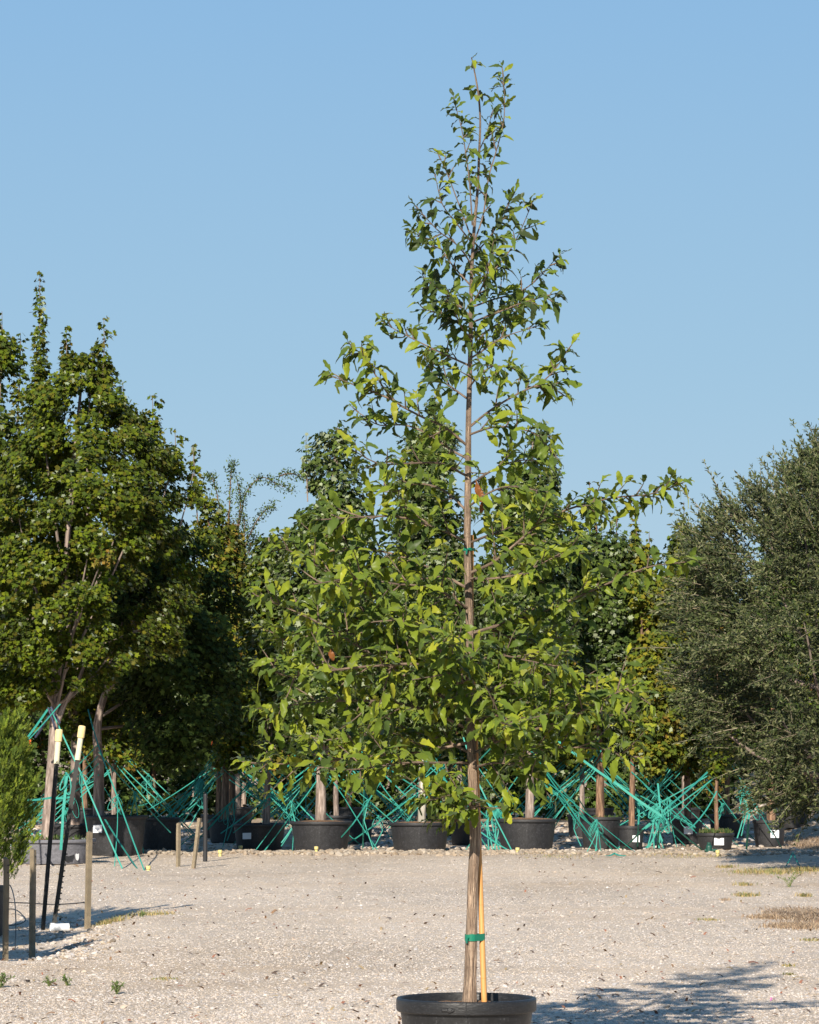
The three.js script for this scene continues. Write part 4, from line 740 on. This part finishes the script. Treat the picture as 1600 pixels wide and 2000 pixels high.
function cappedPole(label, base, top, rib) {
  const b = gnd(...base), k = F / -b.z, tp = at(top[0], top[1], -b.z); const t = thing('capped_pole', label, 'pole', b); const dir = tp.clone().sub(b), len = dir.length(); const h = new THREE.Group(); h.name = 'pole_assembly';
  const q = new THREE.Quaternion().setFromUnitVectors(UPV, dir.normalize());
  const add = (name, g, mat, parent) => { const m = obj(name, g, mat, parent ?? t); if (!parent) m.quaternion.copy(q); return m; };
  const tee = [new THREE.BoxGeometry(.042, len * .95, .009), new THREE.BoxGeometry(.010, len * .95, .045)]; tee[1].translate(0, 0, -.0255); for (const g of tee) g.translate(0, len * .95 / 2 - .05, 0);
  const shaft = add('shaft', tee, M.steel);
  if (rib) for (let i = 0; i < 14; i++) { const s = obj('stud', new THREE.BoxGeometry(.018, .014, .02), M.steel, shaft); s.position.set(.026, .04 + i * .055, .006); }
  const sl = new THREE.CylinderGeometry(.027, .027, .24, 20); sl.translate(0, len - .22, 0); add('sleeve', sl, M.creamPale);
  const cp2 = lathe([[.0, 0], [.031, 0], [.036, .006], [.036, .105], [.031, .118], [.012, .122], [0, .122]], 24); cp2.translate(0, len - .122, 0); add('cap', cp2, M.cream);
}
cappedPole('dark steel pole with cream cap in front of the maple trunk', [84, 1797], [116, 1424], false);
cappedPole('leaning studded steel pole with cream cap, right of the other capped pole', [104, 1798], [161, 1417], true);
{ const b = gnd(401, 1682), t = thing('black_pole', 'thin black pole standing in shade past the leaning stake', 'pole', b); obj('shaft', new THREE.CylinderGeometry(.03, .032, 1.0, 12).translate(0, .47, 0), M.blackTube, t); obj('cap', new THREE.SphereGeometry(.03, 12, 6, 0, 6.3, 0, 1.57).translate(0, .97, 0), M.blackTube, t); }
{ // white pipe offcut at the poles' feet
  const p = gnd(118, 1799); const t = thing('pipe_offcut', 'short white pipe piece lying at the feet of the capped poles', 'pipe', p.add(V(0, .038, 0)));
  const g = lathe([[.034, -.085], [.04, -.085], [.04, .085], [.034, .085], [.034, -.085]], 24); g.rotateZ(Math.PI / 2); g.rotateY(.25); obj('pipe', g, M.white, t); const c = lathe([[.041, -.02], [.045, -.02], [.045, .02], [.041, .02], [.041, -.02]], 24).rotateZ(Math.PI / 2).rotateY(.25); const m = obj('collar', c, M.white, t); m.position.set(-.075, 0, .019);
}
{ // black drip tubes between the stakes
  const mk = (label, pts) => { const q = pts.map(([x, y, h]) => { const p = gnd(x, y); p.y += h; return p; }); const b = q[0].clone(); const t = thing('drip_tube', label, 'tube', b); obj('hose', tube(spline(q.map((p) => p.clone().sub(b)), 40), .006, 6), M.blackTube, t); const e = obj('end_plug', new THREE.CylinderGeometry(.009, .009, .03, 8), M.blackTube, t); e.position.copy(q[q.length - 1]).sub(b); e.rotation.z = 1.4; };
  mk('black drip tube arching up beside the edge stake', [[30, 1830, .01], [31, 1815, .18], [27, 1800, .34], [18, 1790, .42], [6, 1800, .40]]);
  mk('black drip tube lying in loops behind the stained stake', [[-20, 1778, .05], [20, 1776, .06], [45, 1782, .05], [48, 1788, .04], [25, 1792, .03], [-15, 1790, .03]]);
  mk('long black drip tube crossing behind the stakes', [[-20, 1764, .03], [40, 1766, .03], [110, 1768, .02], [165, 1766, .02]]);
}
// yellow valve caps
for (const [px, py, lab] of [[618, 1668, 'yellow valve cap by the wide pot under the silvery maple'], [1011, 1670, 'yellow valve cap before the pot right of the oak trunk'], [1402, 1671, 'yellow valve cap below the small carded pot'], [430, 1672, 'dim yellow valve cap in shade right of the black pole'], [470, 1662, 'dim yellow valve cap beside the shaded carded pot'], [290, 1697, 'yellow cap lying on the gravel at a strap foot']]) {
  const p = gnd(px, py), t = thing('valve_cap', lab, 'cap', p); const h = px === 290 ? .03 : .065;
  obj('riser', new THREE.CylinderGeometry(.024, .026, h, 16).translate(0, h / 2 - .01, 0), M.yellow, t); obj('top', lathe([[0, h - .014], [.031, h - .014], [.033, h - .008], [.033, h + .028], [.028, h + .035], [0, h + .036]], 20), M.yellow, t);
}
{ const p = gnd(1385, 1668), t = thing('irrigation_valve', 'dark green valve body beside the small carded pot', 'valve', p); const gm = std(rgb(.01, .07, .05), .5); obj('body', new THREE.CapsuleGeometry(.05, .08, 4, 12).translate(0, .07, 0), gm, t); obj('port', new THREE.CylinderGeometry(.025, .025, .2, 12).rotateZ(1.57).translate(.03, .06, 0), gm, t); obj('knob', new THREE.CylinderGeometry(.03, .03, .03, 10).translate(0, .17, 0), gm, t); }

// ---------------------------------------------------------------- weeds, grass, mulch
const weedMat = leafMat(0xffffff, .1, .3);
function weed(label, px, py, hpx, n) {
  const b = gnd(px, py), k = F / -b.z, h = hpx / k; const t = thing('weed', label, 'weed', b); const list = [], st = [];
  for (let s = 0; s < 9; s++) { const e = V(gauss() * h * .75, h * R(.55, 1.05), gauss() * h * .5), c = spline([V(0, -.01, 0), e.clone().multiplyScalar(.5).add(V(0, h * .12, 0)), e], 6); st.push(tube(c, .0022, 4, 0, false)); for (let i = 0; i < n / 9; i++) { const p = c[Math.min(6, 1 + Math.floor(rnd() * 6))]; list.push([basis(p, randDir().add(V(0, .3, 0)), V(gauss(), 1, gauss() + .4), R(.018, .036)), pick([rgb(.10, .17, .03), rgb(.14, .19, .05), rgb(.08, .13, .03), rgb(.20, .21, .08)])]); } }
  obj('stems', st, std(rgb(.16, .18, .06)), t).userData.kind = 'stuff'; copies('foliage', smallLeaf, weedMat, list, t);
}
setSeed(400);
weed('small green weed low on the gravel, the one nearest the oak pot', 228, 1937, 26, 130);
weed('little green weed pair member closest to the photo edge', 96, 1922, 15, 60);
weed('thin pale green weed next to a darker one on the gravel', 131, 1921, 20, 60);
weed('green weed half cut by the picture edge', 0, 1925, 30, 130);
weed('taller green weed on the pale ground under the live oak', 1541, 1730, 30, 120);
weed('green weed in dry grass by the stakes', 278, 1790, 9, 40);
function tuft(label, px, py, wpx, hpx, n, tones, zd) {
  const b = gnd(px, py), k = F / -b.z, w = wpx / k / 2, h = hpx / k; const pos = [], idx = [], col = [];
  for (let i = 0; i < n; i++) {
    const x = gauss() * w, z = gauss() * (zd ?? w * 1.6), a = R(0, 6.28), l = h * R(.5, 1.2) * (zd ? 1.8 : 1), lean = R(.3, 1.3), fl = zd ? .45 : 1, c = pick(tones), q = pos.length / 3; const y0 = groundY(b.x + x, b.z + z) - b.y;
    const dx = Math.cos(a), dz = Math.sin(a), wd = R(.0025, .005); const P = (u, s) => [x + dx * l * lean * u * u - dz * s, y0 + l * fl * u * (1 - .35 * lean * u), z + dz * l * lean * u * u + dx * s];
    pos.push(...P(0, wd), ...P(0, -wd), ...P(.55, wd * .8), ...P(.55, -wd * .8), ...P(1, 0)); idx.push(q, q + 1, q + 2, q + 1, q + 3, q + 2, q + 2, q + 3, q + 4); for (let j = 0; j < 5; j++) col.push(c.r, c.g, c.b);
  }
  const g = geoFrom(pos, idx, null, col); const m = obj('grass_tuft', g, new THREE.MeshPhysicalMaterial({ color: 0xffffff, vertexColors: true, roughness: 1, side: THREE.DoubleSide, transmission: .25, thickness: 0 })); m.position.copy(b); tag(m, label, 'grass'); m.userData.kind = 'stuff'; return m;
}
const STRAW = [rgb(.42, .30, .12), rgb(.50, .38, .17), rgb(.34, .24, .10), rgb(.36, .32, .12)], MIXED = STRAW.concat([rgb(.16, .19, .05), rgb(.20, .21, .06)]), BROWN = [rgb(.33, .22, .13), rgb(.42, .29, .18), rgb(.25, .165, .10), rgb(.48, .36, .23)];
setSeed(420);
for (const [px, py, w, h, n, lab] of [[1555, 1807, 120, 9, 1700, 'broad fringe of yellow grass along the brown thatch'], [1500, 1790, 70, 9, 600, 'low straw grass left of the brown thatch'], [1460, 1748, 50, 10, 260, 'straw tuft on the gravel beneath the live oak shade'], [1455, 1728, 40, 9, 160, 'dry tuft just behind another straw tuft'], [1500, 1702, 150, 10, 900, 'strip of dry grass along the shade edge'], [1572, 1698, 60, 12, 500, 'dry grass clump at the far end of the strip'], [1418, 1755, 26, 7, 90, 'tiny brown tuft alone on the gravel'], [1572, 1750, 28, 10, 140, 'small straw tuft by the tall green weed'], [1540, 1883, 26, 6, 80, 'dark little tuft on the bare gravel at the right'], [1541, 1902, 22, 6, 80, 'second dark little tuft, nearer than its twin'], [1385, 1795, 50, 6, 120, 'thin straw streak reaching onto the gravel'], [215, 1795, 60, 13, 420, 'dry grass behind the stake right of the poles'], [290, 1783, 110, 7, 420, 'low dry grass ridge right of the stakes'], [325, 1910, 50, 6, 90, 'flat dry tuft on the open gravel with a twig'], [1420, 1692, 40, 8, 160, 'grass tuft at the rim of the live oak shade'], [1340, 1670, 160, 6, 500, 'dead grass lying along the stony ridge'], [1090, 1672, 150, 5, 260, 'short dead grass before the right pots'], [565, 1668, 60, 6, 150, 'short dead grass before the wide left pot'], [1585, 1835, 60, 6, 120, 'sparse straw near the right border']]) tuft(lab, px, py, w, h, n, lab.includes('brown') ? BROWN : MIXED);
tuft('heap of brown dead thatch lying on the gravel at the right', 1580, 1786, 130, 12, 5200, BROWN, 1.3);
tuft('brown thatch on the bare bank behind the live oak', 1585, 1650, 110, 12, 2600, BROWN, 2.5);
{ const p = gnd(331, 1905), t = thing('twig', 'small dark twig sticking up from the open gravel', 'twig', p); obj('stem', tube([V(0, -.01, 0), V(.005, .03, 0), V(.02, .06, .01)], [.004, .0035, .002], 6), M.brownBark, t); obj('side_stem', tube([V(.004, .02, 0), V(-.03, .025, .01)], [.003, .0015], 5), M.brownBark, t); }
{ const p = gnd(1508, 1951), t = thing('petal', 'tiny pink petal lying on the gravel', 'petal', p); for (let i = 0; i < 3; i++) { const m = obj('fold', oakGeos[3], M.pink, t); m.scale.setScalar(.03); m.position.y = .01; m.rotation.set(.3, i * 2.1, .6); } M.pink.side = THREE.DoubleSide; }

renderer.render(scene, camera);
